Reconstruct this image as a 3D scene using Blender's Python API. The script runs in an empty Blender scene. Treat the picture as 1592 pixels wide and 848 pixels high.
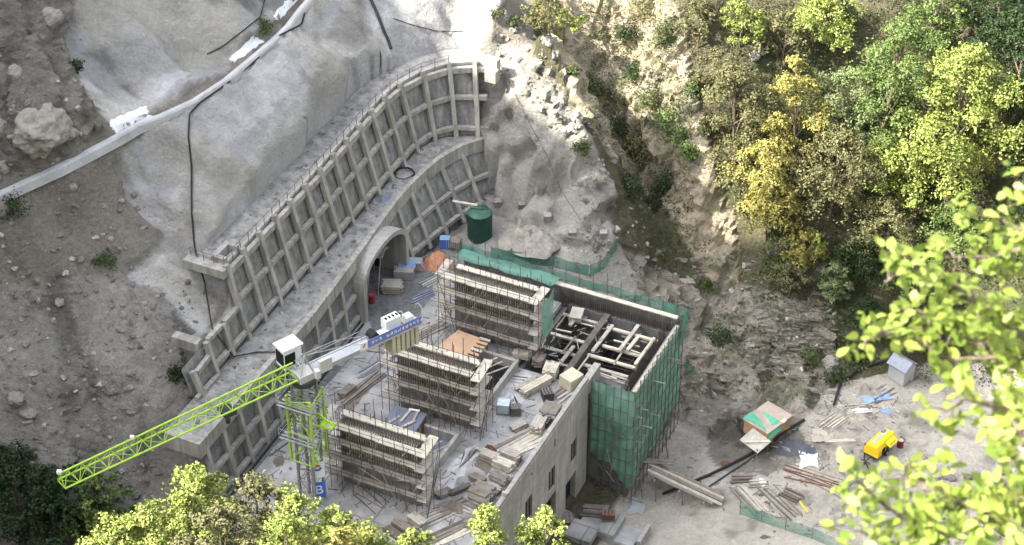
import bpy, math, random
import numpy as np
from mathutils import Vector, Matrix
from mathutils.bvhtree import BVHTree

# ------------------------------------------------------------------ camera, sky, sun, exposure
scene = bpy.context.scene
FPX, PITCH, YAW, DIST = 3300.0, math.radians(37.2), math.radians(25.4), 210.0
HV = Vector((-math.sin(YAW), math.cos(YAW), 0)); RV = Vector((math.cos(YAW), math.sin(YAW), 0)); ZV = Vector((0, 0, 1))
DV = HV * math.cos(PITCH) - ZV * math.sin(PITCH); UV = HV * math.sin(PITCH) + ZV * math.cos(PITCH)
CAM = -DV * DIST
cd = bpy.data.cameras.new('camera'); cam = bpy.data.objects.new('camera', cd); scene.collection.objects.link(cam)
cam.location = CAM; cam.rotation_euler = DV.to_track_quat('-Z', 'Y').to_euler()
cd.sensor_width = 36; cd.lens = FPX / 1592 * 36; cd.clip_start = 0.5; cd.clip_end = 3000
cd.dof.use_dof = True; cd.dof.focus_distance = 207; cd.dof.aperture_fstop = 2.6
scene.camera = cam

SUN_EL = math.radians(43)
_sh = (-RV * 0.985 - HV * 0.17).normalized()
SUN = _sh * math.cos(SUN_EL) + ZV * math.sin(SUN_EL)
world = bpy.data.worlds.new('World'); scene.world = world; world.use_nodes = True
wn = world.node_tree; bg = wn.nodes['Background']
sky = wn.nodes.new('ShaderNodeTexSky'); sky.sky_type = 'NISHITA'; sky.sun_disc = False
sky.sun_elevation = SUN_EL; sky.sun_rotation = math.atan2(SUN.x, SUN.y)
sky.air_density = 1.0; sky.dust_density = 4.0; sky.ozone_density = 0.6
hs = wn.nodes.new('ShaderNodeHueSaturation'); hs.inputs['Saturation'].default_value = 0.36
wn.links.new(sky.outputs[0], hs.inputs['Color']); wn.links.new(hs.outputs[0], bg.inputs[0]); bg.inputs[1].default_value = 0.15
ld = bpy.data.lights.new('sun', 'SUN'); ld.energy = 3.6; ld.angle = math.radians(0.6); ld.color = (1.0, 0.92, 0.78)
sun = bpy.data.objects.new('sun', ld); scene.collection.objects.link(sun)
sun.rotation_euler = SUN.to_track_quat('Z', 'Y').to_euler(); sun.location = (-80, 0, 150)
vs = scene.view_settings; vs.view_transform = 'Standard'; vs.look = 'None'; vs.gamma = 1; vs.use_curve_mapping = False
vs.exposure = 2.38
scene.render.engine = 'CYCLES'; cy = scene.cycles
cy.use_denoising = True; cy.max_bounces = 6; cy.diffuse_bounces = 3; cy.transparent_max_bounces = 12; cy.caustics_reflective = False
cy.caustics_refractive = False

R_ = random.Random(7)
NR = np.random.RandomState(11)

# ------------------------------------------------------------------ survey helpers: a photo pixel becomes a world point
def ray(px, py): return DV + RV * ((px - 796) / FPX) - UV * ((py - 424) / FPX)
def at(px, py, z=0.0):
    r = ray(px, py); return CAM + r * ((z - CAM.z) / r.z)
def on_x(px, py, x):
    r = ray(px, py); return CAM + r * ((x - CAM.x) / r.x)
def on_y(px, py, y):
    r = ray(px, py); return CAM + r * ((y - CAM.y) / r.y)
def ab(a, b, z=0.0): return Vector((RV.x * a + HV.x * b, RV.y * a + HV.y * b, z))

# ------------------------------------------------------------------ materials
MATS = {}
def mat(name, col, rough=0.85, var=0.18, scale=0.6, bump=0.25, metal=0.0, streak=0.0, col2=None, spec=0.3, bscale=None):
    if name in MATS: return MATS[name]
    m = bpy.data.materials.new(name); m.use_nodes = True; nt = m.node_tree; N = nt.nodes; L = nt.links
    b = N['Principled BSDF']; b.inputs['Roughness'].default_value = rough; b.inputs['Metallic'].default_value = metal
    b.inputs['Specular IOR Level'].default_value = spec
    geo = N.new('ShaderNodeNewGeometry')
    n1 = N.new('ShaderNodeTexNoise'); n1.inputs['Scale'].default_value = scale; n1.inputs['Detail'].default_value = 8; n1.inputs['Roughness'].default_value = 0.68
    L.new(geo.outputs['Position'], n1.inputs['Vector'])
    ramp = N.new('ShaderNodeValToRGB'); L.new(n1.outputs['Fac'], ramp.inputs['Fac'])
    c = Vector(col); c2 = Vector(col2) if col2 else c * (1 + var)
    ramp.color_ramp.elements[0].position = 0.3; ramp.color_ramp.elements[1].position = 0.72
    ramp.color_ramp.elements[0].color = (*(c * (1 - var)), 1); ramp.color_ramp.elements[1].color = (*c2, 1)
    out = ramp.outputs[0]
    if streak:
        mp = N.new('ShaderNodeMapping'); mp.inputs['Scale'].default_value = (2.2, 2.2, 0.16); L.new(geo.outputs['Position'], mp.inputs[0])
        n2 = N.new('ShaderNodeTexNoise'); n2.inputs['Scale'].default_value = 1.0; n2.inputs['Detail'].default_value = 5; L.new(mp.outputs[0], n2.inputs['Vector'])
        r2 = N.new('ShaderNodeValToRGB'); r2.color_ramp.elements[0].position = 0.35; r2.color_ramp.elements[1].position = 0.62
        r2.color_ramp.elements[0].color = (1 - streak,) * 3 + (1,); L.new(n2.outputs['Fac'], r2.inputs['Fac'])
        mx = N.new('ShaderNodeMixRGB'); mx.blend_type = 'MULTIPLY'; mx.inputs[0].default_value = 1
        L.new(out, mx.inputs[1]); L.new(r2.outputs[0], mx.inputs[2]); out = mx.outputs[0]
    L.new(out, b.inputs['Base Color'])
    if bump:
        n3 = N.new('ShaderNodeTexNoise'); n3.inputs['Scale'].default_value = bscale or scale * 6; n3.inputs['Detail'].default_value = 6
        L.new(geo.outputs['Position'], n3.inputs['Vector'])
        bp = N.new('ShaderNodeBump'); bp.inputs['Strength'].default_value = bump; bp.inputs['Distance'].default_value = 0.15
        L.new(n3.outputs['Fac'], bp.inputs['Height']); L.new(bp.outputs[0], b.inputs['Normal'])
    MATS[name] = m; return m
def island_mat(name, cols, rough=.95):
    m = mat(name, cols[0], rough, bump=.6, scale=1.5); nt = m.node_tree; N = nt.nodes; L = nt.links; b = N['Principled BSDF']
    geo = N.new('ShaderNodeNewGeometry'); ramp = N.new('ShaderNodeValToRGB'); L.new(geo.outputs['Random Per Island'], ramp.inputs['Fac']); e = ramp.color_ramp.elements
    while len(e) < len(cols): e.new(.5)
    for i, c in enumerate(cols): e[i].position = i / (len(cols) - 1); e[i].color = (*c, 1)
    n = N.new('ShaderNodeTexNoise'); n.inputs['Scale'].default_value = 3; n.inputs['Detail'].default_value = 6; L.new(geo.outputs['Position'], n.inputs['Vector'])
    mr = N.new('ShaderNodeMapRange'); mr.inputs[1].default_value = .3; mr.inputs[2].default_value = .7; mr.inputs[3].default_value = .6; mr.inputs[4].default_value = 1.3; L.new(n.outputs['Fac'], mr.inputs[0])
    mx = N.new('ShaderNodeMixRGB'); mx.blend_type = 'MULTIPLY'; mx.inputs[0].default_value = 1; L.new(ramp.outputs[0], mx.inputs[1]); L.new(mr.outputs[0], mx.inputs[2]); L.new(mx.outputs[0], b.inputs['Base Color']); return m
def board_concrete(m, ax, w_, h_, ms, lo):
    nt = m.node_tree; N = nt.nodes; L = nt.links; b = N['Principled BSDF']
    old = b.inputs['Base Color'].links[0].from_socket; geo = N.new('ShaderNodeNewGeometry'); sp = N.new('ShaderNodeSeparateXYZ'); L.new(geo.outputs['Position'], sp.inputs[0])
    cb = N.new('ShaderNodeCombineXYZ'); L.new(sp.outputs[ax[0]], cb.inputs['X']); L.new(sp.outputs[ax[1]], cb.inputs['Y'])
    br = N.new('ShaderNodeTexBrick'); br.inputs['Scale'].default_value = 1; br.inputs['Brick Width'].default_value = w_; br.inputs['Row Height'].default_value = h_; br.inputs['Mortar Size'].default_value = ms; br.offset = .3
    br.inputs['Color1'].default_value = (1, 1, 1, 1); br.inputs['Color2'].default_value = (.86, .86, .86, 1); br.inputs['Mortar'].default_value = (lo, lo, lo * .97, 1); L.new(cb.outputs[0], br.inputs['Vector'])
    mx = N.new('ShaderNodeMixRGB'); mx.blend_type = 'MULTIPLY'; mx.inputs[0].default_value = 1; L.new(old, mx.inputs[1]); L.new(br.outputs[0], mx.inputs[2]); L.new(mx.outputs[0], b.inputs['Base Color']); return m
def leaf_mat(name, cols, trans=0.35, rough=0.55):
    m = bpy.data.materials.new(name); m.use_nodes = True; nt = m.node_tree; N = nt.nodes; L = nt.links
    b = N['Principled BSDF']; out = N['Material Output']
    geo = N.new('ShaderNodeNewGeometry'); ramp = N.new('ShaderNodeValToRGB')
    pn = N.new('ShaderNodeTexNoise'); pn.inputs['Scale'].default_value = .55; pn.inputs['Detail'].default_value = 3; L.new(geo.outputs['Position'], pn.inputs['Vector'])
    pm_ = N.new('ShaderNodeMapRange'); pm_.inputs[1].default_value = .32; pm_.inputs[2].default_value = .68; pm_.inputs[3].default_value = -.25; pm_.inputs[4].default_value = .35; L.new(pn.outputs['Fac'], pm_.inputs[0])
    ms = N.new('ShaderNodeMath'); ms.operation = 'MULTIPLY_ADD'; ms.inputs[1].default_value = .75; L.new(geo.outputs['Random Per Island'], ms.inputs[0]); L.new(pm_.outputs[0], ms.inputs[2]); L.new(ms.outputs[0], ramp.inputs['Fac'])
    e = ramp.color_ramp.elements
    while len(e) < len(cols): e.new(0.5)
    for i, c in enumerate(cols): e[i].position = i / max(1, len(cols) - 1); e[i].color = (*c, 1)
    L.new(ramp.outputs[0], b.inputs['Base Color']); b.inputs['Roughness'].default_value = rough; b.inputs['Specular IOR Level'].default_value = 0.25
    tr = N.new('ShaderNodeBsdfTranslucent'); L.new(ramp.outputs[0], tr.inputs[0])
    mx = N.new('ShaderNodeMixShader'); mx.inputs[0].default_value = trans
    L.new(b.outputs[0], mx.inputs[1]); L.new(tr.outputs[0], mx.inputs[2]); L.new(mx.outputs[0], out.inputs[0]); return m
def net_mat(name, col, alpha, cell=None):
    m = bpy.data.materials.new(name); m.use_nodes = True; nt = m.node_tree; N = nt.nodes; L = nt.links
    b = N['Principled BSDF']; out = N['Material Output']; b.inputs['Roughness'].default_value = 0.8
    geo = N.new('ShaderNodeNewGeometry'); n1 = N.new('ShaderNodeTexNoise'); n1.inputs['Scale'].default_value = 0.5; n1.inputs['Detail'].default_value = 6
    L.new(geo.outputs['Position'], n1.inputs['Vector'])
    r = N.new('ShaderNodeValToRGB'); c = Vector(col); r.color_ramp.elements[0].position = .3; r.color_ramp.elements[1].position = .7
    r.color_ramp.elements[0].color = (*(c * .7), 1); r.color_ramp.elements[1].color = (*(c * 1.25 + Vector((.02, .02, .02))), 1)
    L.new(n1.outputs['Fac'], r.inputs[0]); L.new(r.outputs[0], b.inputs['Base Color'])
    tr = N.new('ShaderNodeBsdfTransparent'); mx = N.new('ShaderNodeMixShader')
    n2 = N.new('ShaderNodeTexNoise'); n2.inputs['Scale'].default_value = 0.35; n2.inputs['Detail'].default_value = 4; L.new(geo.outputs['Position'], n2.inputs['Vector'])
    mr = N.new('ShaderNodeMapRange'); mr.inputs[1].default_value = .3; mr.inputs[2].default_value = .7; mr.inputs[3].default_value = alpha - .18; mr.inputs[4].default_value = min(1, alpha + .14)
    L.new(n2.outputs['Fac'], mr.inputs[0]); L.new(mr.outputs[0], mx.inputs[0])
    L.new(tr.outputs[0], mx.inputs[1]); L.new(b.outputs[0], mx.inputs[2]); L.new(mx.outputs[0], out.inputs[0]); return m

M = dict(
    concrete=mat('concrete', (.36, .35, .33), .9, .16, .5, .25, streak=.22),
    wallconc=mat('weathered_concrete', (.37, .355, .325), .9, .26, .45, .3, streak=.34),
    panel=mat('sprayed_panel', (.26, .257, .25), .95, .32, .7, .7, streak=.4),
    slab=mat('slab_concrete', (.28, .275, .27), .9, .4, .3, .35, col2=(.50, .495, .495)),
    darkconc=mat('damp_concrete', (.17, .17, .17), .9, .3, .5, .4, streak=.3),
    plank=mat('pale_plank', (.50, .46, .38), .85, .3, 1.5, .2),
    plank2=mat('grey_plank', (.38, .35, .305), .85, .3, 1.5, .2),
    plank3=mat('dark_plank', (.20, .175, .15), .85, .35, 1.5, .2),
    ply=mat('formwork_ply', (.12, .105, .09), .8, .4, .8, .2),
    steel=mat('scaffold_steel', (.15, .13, .115), .6, .4, 1.2, .1, metal=.3),
    palesteel=mat('pale_tube', (.35, .32, .27), .6, .3, 1.2, .1, metal=.2),
    rebar=mat('rebar', (.075, .06, .05), .8, .4, 2, .2),
    galv=mat('galvanised', (.42, .43, .45), .5, .2, .8, .1, metal=.3),
    lime=mat('lime_paint', (.37, .57, .07), .5, .18, 1.2, .05),
    white=mat('white_paint', (.78, .79, .80), .5, .06, .6, .05),
    maststeel=mat('mast_steel', (.27, .27, .265), .6, .2, 1, .1, metal=.2),
    offwhite=mat('grey_white_paint', (.52, .52, .50), .5, .14, .6, .1),
    blue=mat('blue_banner', (.17, .21, .50), .6, .12, .8, .1),
    signblue=mat('sign_blue', (.06, .14, .52), .5, .08, .8, 0),
    red=mat('sign_red', (.55, .05, .05), .5, .1, 1, 0),
    black=mat('black_rubber', (.022, .022, .024), .7, .3, 2, .1),
    blacksteel=mat('dark_machinery', (.05, .05, .055), .6, .3, 2, .1),
    yellow=mat('yellow_paint', (.72, .50, .02), .4, .1, 1, .05),
    tank=mat('dark_green_plastic', (.018, .055, .042), .5, .2, .5, .05),
    tanktop=mat('green_plastic_lid', (.05, .12, .09), .5, .2, .5, .05),
    orange=mat('orange_tarp', (.50, .25, .15), .8, .2, .8, .4),
    brownply=mat('pinkish_ply', (.50, .33, .22), .8, .14, .9, .2),
    hutply=mat('hut_board', (.38, .25, .15), .8, .2, 1, .2),
    hutroof=mat('dusty_tarp', (.36, .30, .25), .9, .2, 1, .4),
    greentarp=mat('green_tarp', (.10, .36, .24), .7, .2, .9, .4),
    bluetarp=mat('blue_sheet', (.22, .32, .50), .6, .25, .9, .3),
    bluegrey=mat('blue_grey_sheet', (.17, .19, .25), .7, .2, .8, .3),
    whitetarp=mat('white_sheet', (.70, .72, .78), .7, .1, .8, .4),
    darktarp=mat('slate_tarp', (.075, .08, .10), .6, .35, 1.2, .6),
    cream=mat('cream_wrap', (.50, .47, .36), .7, .16, .8, .4),
    ibc=mat('ibc_plastic', (.50, .60, .64), .4, .15, 1, .1),
    rust=mat('rusty_steel', (.16, .075, .05), .85, .4, 1.6, .4),
    drum=mat('red_drum', (.24, .035, .03), .6, .25, 1, .2),
    cement=mat('white_cement', (.66, .67, .71), .9, .18, .9, .3),
    channel=mat('channel_mortar', (.41, .41, .42), .9, .22, .6, .4),
    stone=mat('pale_stone', (.28, .262, .23), .95, .3, .9, .8),
    stoned=mat('grey_stone', (.24, .22, .2), .95, .3, .9, .8),
    bark=mat('bark', (.16, .13, .10), .95, .3, 3, .6),
    powder=mat('cement_powder', (.42, .42, .43), .95, .3, 1.2, .3),
    tunnel=mat('tunnel_lining', (.035, .034, .034), .95, .3, .8, .4),  # near-black, puts the unlit depth of the bore into the colour
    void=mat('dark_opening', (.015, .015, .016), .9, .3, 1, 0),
    roofmetal=mat('roof_sheet', (.20, .225, .28), .6, .25, .9, .1),
    door=mat('shed_door', (.42, .41, .36), .7, .2, .8, .1),
)
M['boardconc'] = board_concrete(mat('board_marked_concrete', (.43, .415, .385), .9, .18, .5, .25, streak=.22), 'YZ', 2.44, 1.22, .022, .6)
board_concrete(M['slab'], 'XY', 6.2, 3.7, .05, .45)
M['mud'] = mat('wet_mud', (.17, .15, .125), .7, .3, .8, .4)
M['berm'] = mat('dirty_berm_floor', (.20, .195, .185), .95, .45, 1.1, .5, col2=(.37, .365, .355))
M['scree'] = island_mat('scree_stone', [(.13,.12,.105),(.20,.185,.165),(.17,.16,.15),(.26,.245,.22),(.40,.38,.34)])
M['net'] = net_mat('green_net', (.16, .35, .285), .86)
M['netbright'] = net_mat('fresh_green_net', (.085, .245, .19), .72)
M['netthin'] = net_mat('thin_green_net', (.05, .25, .17), .5)

# ------------------------------------------------------------------ mesh builder and tagging
ORG = {}
def vec(p): return Vector(p)
class MB:
    def __init__(s): s.v = []; s.f = []
    def add(s, vs, fs):
        o = len(s.v); s.v += [tuple(v) for v in vs]; s.f += [tuple(i + o for i in f) for f in fs]; return s
    def hexa(s, p):        # 8 points: bottom 0-3, top 4-7
        return s.add(p, [(3, 2, 1, 0), (4, 5, 6, 7), (0, 1, 5, 4), (1, 2, 6, 5), (2, 3, 7, 6), (3, 0, 4, 7)])
    def box(s, c, d, rz=0.0, tilt=None):
        hx, hy, hz = d[0] / 2, d[1] / 2, d[2] / 2
        p = [Vector((x * hx, y * hy, z * hz)) for z in (-1, 1) for x, y in ((-1, -1), (1, -1), (1, 1), (-1, 1))]
        mm = Matrix.Rotation(rz, 3, 'Z')
        if tilt: mm = mm @ Matrix.Rotation(tilt[0], 3, 'X') @ Matrix.Rotation(tilt[1], 3, 'Y')
        return s.hexa([mm @ q + Vector(c) for q in p])
    def span(s, x0, x1, y0, y1, z0, z1): return s.box(((x0 + x1) / 2, (y0 + y1) / 2, (z0 + z1) / 2), (x1 - x0, y1 - y0, z1 - z0))
    def bar(s, p, q, w, h, up=(0, 0, 1)):
        p, q = Vector(p), Vector(q); t = (q - p).normalized(); u = Vector(up)
        sd = t.cross(u)
        if sd.length < 1e-4: sd = t.cross(Vector((1, 0, 0)))
        sd.normalize(); u = sd.cross(t).normalized()
        a, b = sd * w / 2, u * h / 2
        return s.hexa([p - a - b, p + a - b, q + a - b, q - a - b, p - a + b, p + a + b, q + a + b, q - a + b])
    def tube(s, p, q, r, r2=None, n=6, cap=True):
        p, q = Vector(p), Vector(q); r2 = r if r2 is None else r2; t = (q - p).normalized()
        a = t.orthogonal().normalized(); b = t.cross(a)
        vs = [c + (a * math.cos(k * 2 * math.pi / n) + b * math.sin(k * 2 * math.pi / n)) * rr for c, rr in ((p, r), (q, r2)) for k in range(n)]
        fs = [(k, (k + 1) % n, n + (k + 1) % n, n + k) for k in range(n)]
        if cap: fs += [tuple(range(n))[::-1], tuple(range(n, 2 * n))]
        return s.add(vs, fs)
    def path(s, pts, r, n=6, r2=None):
        pts = [Vector(p) for p in pts]; r2 = r if r2 is None else r2; m = len(pts); vs = []; fs = []; a = None
        for i, p in enumerate(pts):
            t = (pts[min(i + 1, m - 1)] - pts[max(i - 1, 0)]).normalized()
            if a is None: a = t.orthogonal().normalized()
            a = (a - t * a.dot(t)).normalized(); b = t.cross(a); rr = r + (r2 - r) * i / max(1, m - 1)
            vs += [p + (a * math.cos(k * 2 * math.pi / n) + b * math.sin(k * 2 * math.pi / n)) * rr for k in range(n)]
            if i: fs += [((i - 1) * n + k, (i - 1) * n + (k + 1) % n, i * n + (k + 1) % n, i * n + k) for k in range(n)]
        fs += [tuple(range(n))[::-1], tuple(range((m - 1) * n, m * n))]
        return s.add(vs, fs)
    def sheet(s, rows):    # grid of points
        n = len(rows[0]); vs = [p for r in rows for p in r]
        return s.add(vs, [(i * n + j, i * n + j + 1, (i + 1) * n + j + 1, (i + 1) * n + j) for i in range(len(rows) - 1) for j in range(n - 1)])
    def prism(s, poly, z0, z1):
        n = len(poly); vs = [(x, y, z0) for x, y in poly] + [(x, y, z1) for x, y in poly]
        return s.add(vs, [tuple(range(n))[::-1], tuple(range(n, 2 * n))] + [(k, (k + 1) % n, n + (k + 1) % n, n + k) for k in range(n)])
    def obj(s, name, m, parent=None, label=None, cat=None, group=None, kind=None, smooth=False):
        org = ORG[parent.name] if parent is not None else None
        if org is None:
            if not s.v: return None
            a = np.array(s.v); org = Vector(((a[:, 0].min() + a[:, 0].max()) / 2, (a[:, 1].min() + a[:, 1].max()) / 2, a[:, 2].min()))
            loc = org
        else: loc = None
        me = bpy.data.meshes.new(name); me.from_pydata([Vector(v) - org for v in s.v], [], s.f); me.update()
        if smooth: me.polygons.foreach_set('use_smooth', [True] * len(me.polygons))
        me.materials.append(M[m] if isinstance(m, str) else m)
        o = bpy.data.objects.new(name, me); scene.collection.objects.link(o)
        if loc is not None: o.location = loc
        if parent is not None: o.parent = parent
        ORG[o.name] = org; tag(o, label, cat, group, kind); return o
def tag(o, label=None, cat=None, group=None, kind=None):
    if label: o['label'] = label
    if cat: o['category'] = cat
    if group: o['group'] = group
    if kind: o['kind'] = kind
def thing(name, loc, label, cat, group=None):
    o = bpy.data.objects.new(name, None); scene.collection.objects.link(o); o.location = loc; o.empty_display_size = .3
    ORG[o.name] = Vector(loc); tag(o, label, cat, group); return o

# ------------------------------------------------------------------ noise
def vnoise(P, seed=0):
    Pi = np.floor(P).astype(np.int64); f = P - Pi; f = f * f * f * (f * (f * 6 - 15) + 10); r = 0
    def hsh(ix, iy, iz):
        h = (ix * 374761393 + iy * 668265263 + iz * 2147483647 + seed * 1274126177) & 0xffffffff
        h = ((h ^ (h >> 13)) * 1274126177) & 0xffffffff; h = h ^ (h >> 16)
        return (h & 0xffff) / 65535.0
    for dx in (0, 1):
        for dy in (0, 1):
            for dz in (0, 1):
                w = (f[:, 0] if dx else 1 - f[:, 0]) * (f[:, 1] if dy else 1 - f[:, 1]) * (f[:, 2] if dz else 1 - f[:, 2])
                r = r + w * hsh(Pi[:, 0] + dx, Pi[:, 1] + dy, Pi[:, 2] + dz)
    return r * 2 - 1
def fbm(P, scale, oct=4, seed=0, ridge=False, gain=.5):
    P = P / scale; a = 1.0; t = 0; s = 0
    for k in range(oct):
        n = vnoise(P, seed + k * 17)
        if ridge: n = 1 - 2 * np.abs(n)
        t = t + a * n; s += a; a *= gain; P = P * 2.03 + 11.3
    return t / s

# ------------------------------------------------------------------ terrain
CP = [(0,312,22),(90,262,22),(180,215,22),(250,183,22),(300,160,22),(345,130,22),(390,95,22),(440,50,22),(480,0,22),
 (215,163,22.4),(290,118,22.4),(345,88,22.4),(420,10,22.4),(300,0,26.5),(200,60,26.5),(150,110,25),(400,-60,27),(120,0,29.5),(0,0,32),(0,100,29),(60,180,26.5),(0,230,24.5),(130,200,23.7),
 (190,245,20.2),(240,300,16),(220,380,14.5),(310,385,14.2),(300,230,19.5),(400,150,20),(420,250,16.8),(330,330,16),(480,60,20),(500,150,17.8),(560,50,18.5),(560,120,16.8),(600,0,17.5),(610,80,15.5),(640,60,15.8),(660,40,16),(700,50,14.3),(690,0,17.2),(730,60,14.2),(760,0,18),
 (0,335,20),(100,340,17.5),(100,430,14.2),(0,450,14.8),(200,425,13),(150,560,9.5),(0,560,10.5),(60,480,12.3),(150,700,3.2),(0,700,4),(250,640,6),(290,560,8),(290,480,10.5),(250,760,0),(330,770,-.5),(100,760,1.5),(0,780,0),(0,848,-4),(250,848,-4),
 (745,375,0),(700,380,0),(850,385,.3),(825,360,1.6),(920,400,.2),(760,330,1),(790,250,5.5),(780,130,11.5),(820,300,3.5),(820,200,9),(820,100,15),(850,50,19),(900,200,11),(880,130,15),(930,290,5.5),(950,350,2.5),(870,300,4),(960,390,.3),(1000,450,-3.2),
 (930,170,4.5),(950,100,6.5),(950,30,10),(980,250,0),(1010,330,-3),(1040,420,-4.5),(1050,200,5),(1100,250,3),(1060,300,0),(1080,400,-5),(1150,450,-7),(1100,500,-8),(1080,560,-9.5),(1070,640,-11.5),(1060,690,-12.5),(1150,560,-9.5),(1200,500,-8),(1200,600,-11),(1250,620,-11),(1250,540,-10),(1300,540,-10.5),(1130,650,-11.5),
 (1100,720,-12),(1010,760,-13),(1000,848,-13),(1150,700,-11.5),(1250,700,-11),(1365,700,-11),(1400,590,-11),(1500,650,-11),(1590,700,-11),(1590,600,-10.5),(1300,848,-11.5),(1590,848,-11),(1120,800,-12.2),
 (1300,400,-4),(1300,250,3),(1300,120,9.5),(1300,0,16),(1200,300,1),(1200,150,8),(1200,0,16),(1100,100,10.5),(1100,0,16),(1400,450,-6),(1400,250,4),(1400,0,17),(1590,500,-6),(1590,300,4.5),(1590,150,11),(1590,0,18),(1030,50,12.5),(1480,530,-10),(1590,565,-9.8)]
CW = [tuple(at(x, y, z)) for x, y, z in CP]
CW += [(20,-30,-13),(30,-30,-12.5),(18,-45,-13),(14.5,-25,-12.5),(14.5,-14,-11.8),(0,-30,-3),(2,-18,-3),(5,-45,-6),(-8,-45,-1)]
for a in (-60, -25, 10, 45, 80):
    for b, z in ((-49,-11),(-57,2),(-72,18),(-97,48),(-117,68),(-147,99),(-163,121),(-172,125.2),(-210,150)): CW.append(tuple(ab(a, b, z)))
for a, b, z in ((-20,90,50),(20,100,60),(60,110,70),(120,60,60),(120,0,40),(110,-40,20),(0,200,150),(120,180,150),(200,50,110),(200,-100,80)): CW.append(tuple(ab(a, b, z)))
CW = np.array(CW)
def _kern(A, B): return np.sqrt(((A[:, None, :] - B[None, :, :]) ** 2).sum(-1) + .3)
_n = len(CW); _K = np.zeros((_n + 3, _n + 3)); _K[:_n, :_n] = _kern(CW[:, :2], CW[:, :2]) - np.eye(_n) * .02
_K[:_n, _n] = 1; _K[:_n, _n + 1:] = CW[:, :2]; _K[_n:, :_n] = _K[:_n, _n:].T
_w = np.linalg.solve(_K, np.concatenate([CW[:, 2], [0, 0, 0]]))
def rbf(X, Y):
    P = np.stack([X, Y], 1); out = np.empty(len(X))
    for i in range(0, len(X), 20000):
        q = P[i:i + 20000]; out[i:i + 20000] = _kern(q, CW[:, :2]) @ _w[:_n] + _w[_n] + q @ _w[_n + 1:]
    return out
# plan of the retaining wall: X of foot, ledge, upper foot and upper top as functions of Y
def f_foot0(Y): return np.interp(Y, [-60,-37,-29,-12,-2.5,2,7,10.3], [-8.6,-8.8,-9.1,-9.9,-9.9,-9.1,-8.0,-6.6])
def f_ledge(Y): return np.interp(Y, [-60,-22,-12.5,-3,2,7,9.2,11.1], [-9.8,-9.95,-10.6,-11.5,-11.5,-10.8,-9.8,-8.5])
def f_foot1(Y): return np.interp(Y, [-60,-10.6,.7,6,8.6,10.2,11.1], [-13.1,-13.1,-13.35,-13.35,-12.75,-11.3,-9.05])
def f_top(Y): return np.interp(Y, [-60,-10.7,.75,3.7,6.1,8.8,11.4,12.9], [-14.85,-14.9,-15.4,-15.4,-15.1,-14.1,-12.4,-10.4])
ZL, ZU = 7.0, 14.2
def smooth(x): x = np.clip(x, 0, 1); return x * x * (3 - 2 * x)
gx = np.concatenate([np.arange(-320,-62,5), np.arange(-62,62,.36), np.arange(62,220,5)])
gy = np.concatenate([np.arange(-260,-62,4), np.arange(-62,62,.36), np.arange(62,260,5)])
GX, GY = np.meshgrid(gx, gy); X = GX.ravel(); Y = GY.ravel()
Zt = rbf(X, Y)
A_ = X * RV.x + Y * RV.y; B_ = X * HV.x + Y * HV.y
crest = np.interp(B_, [-95,-73,-57,-17,-8,-3,3,15,85], [48,56,122,122,102,98,94,91,98])  # unseen ridge left of frame, heights shaped to set its shadow edge
wl = smooth((-A_ - 58) / 34); Zt = Zt * (1 - wl) + crest * wl
# retaining wall cut
endx = np.interp(Y, [10, 10.9, 12.9, 14], [-6.5, -8.75, -10.25, -11])
zc = np.select([Y > -27.4, Y > -32.8, Y > -35.5], [ZU - .15, ZL + 3.2, ZL + .8], ZL - .2)
x0, x1, x2, x3 = f_foot0(Y), f_ledge(Y), f_foot1(Y), f_top(Y)
prof = np.where(X > x0, -.3, np.where(X > x1, (x0 - X) / (x0 - x1) * (ZL - .2), np.where(X > x2, ZL - .2, ZL - .2 + (x2 - X) / (x2 - x3) * (ZU - ZL))))
xs = np.where(zc > ZL - .1, x2 + (x3 - x2) * (zc - ZL + .2) / (ZU - ZL), x1 - 1.0)
prof = np.minimum(prof, zc); bermw = np.select([Y > -27.4, Y > -35.5], [3.4, .9], .2)
inwall = (Y > -41.2) & (Y < 13.2) & (X < endx) & (X > xs - bermw) & (X < x0 + .4)
cutw = inwall & (X > xs + .05)
Zt = np.where(inwall, prof - np.where(cutw, 1.35, .12), Zt)
# building footprints
Zt = np.where((X > -9.5) & (X < 13.8) & (Y < -2.4) & (Y > -52), np.minimum(Zt, -1.4), Zt)
Zt = np.where((X > 4.5) & (X < 18.4) & (Y < -1.8) & (Y > -13), np.minimum(Zt, -4.5), Zt)
Zt = np.where((X > 18.2) & (X < 30) & (Y < 2) & (Y > -20), np.minimum(Zt, -11.5 + np.maximum(0, X - 19.5) * 1.2 + np.maximum(0, Y + 7) * 1.0), Zt)
Zt = np.where((X > x0 - .3) & (Y > -2.5) & (Y < 9.5) & (X < -2.5), np.minimum(Zt, .05 + np.maximum(0, Y - 6.5) * .35), Zt)
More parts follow.
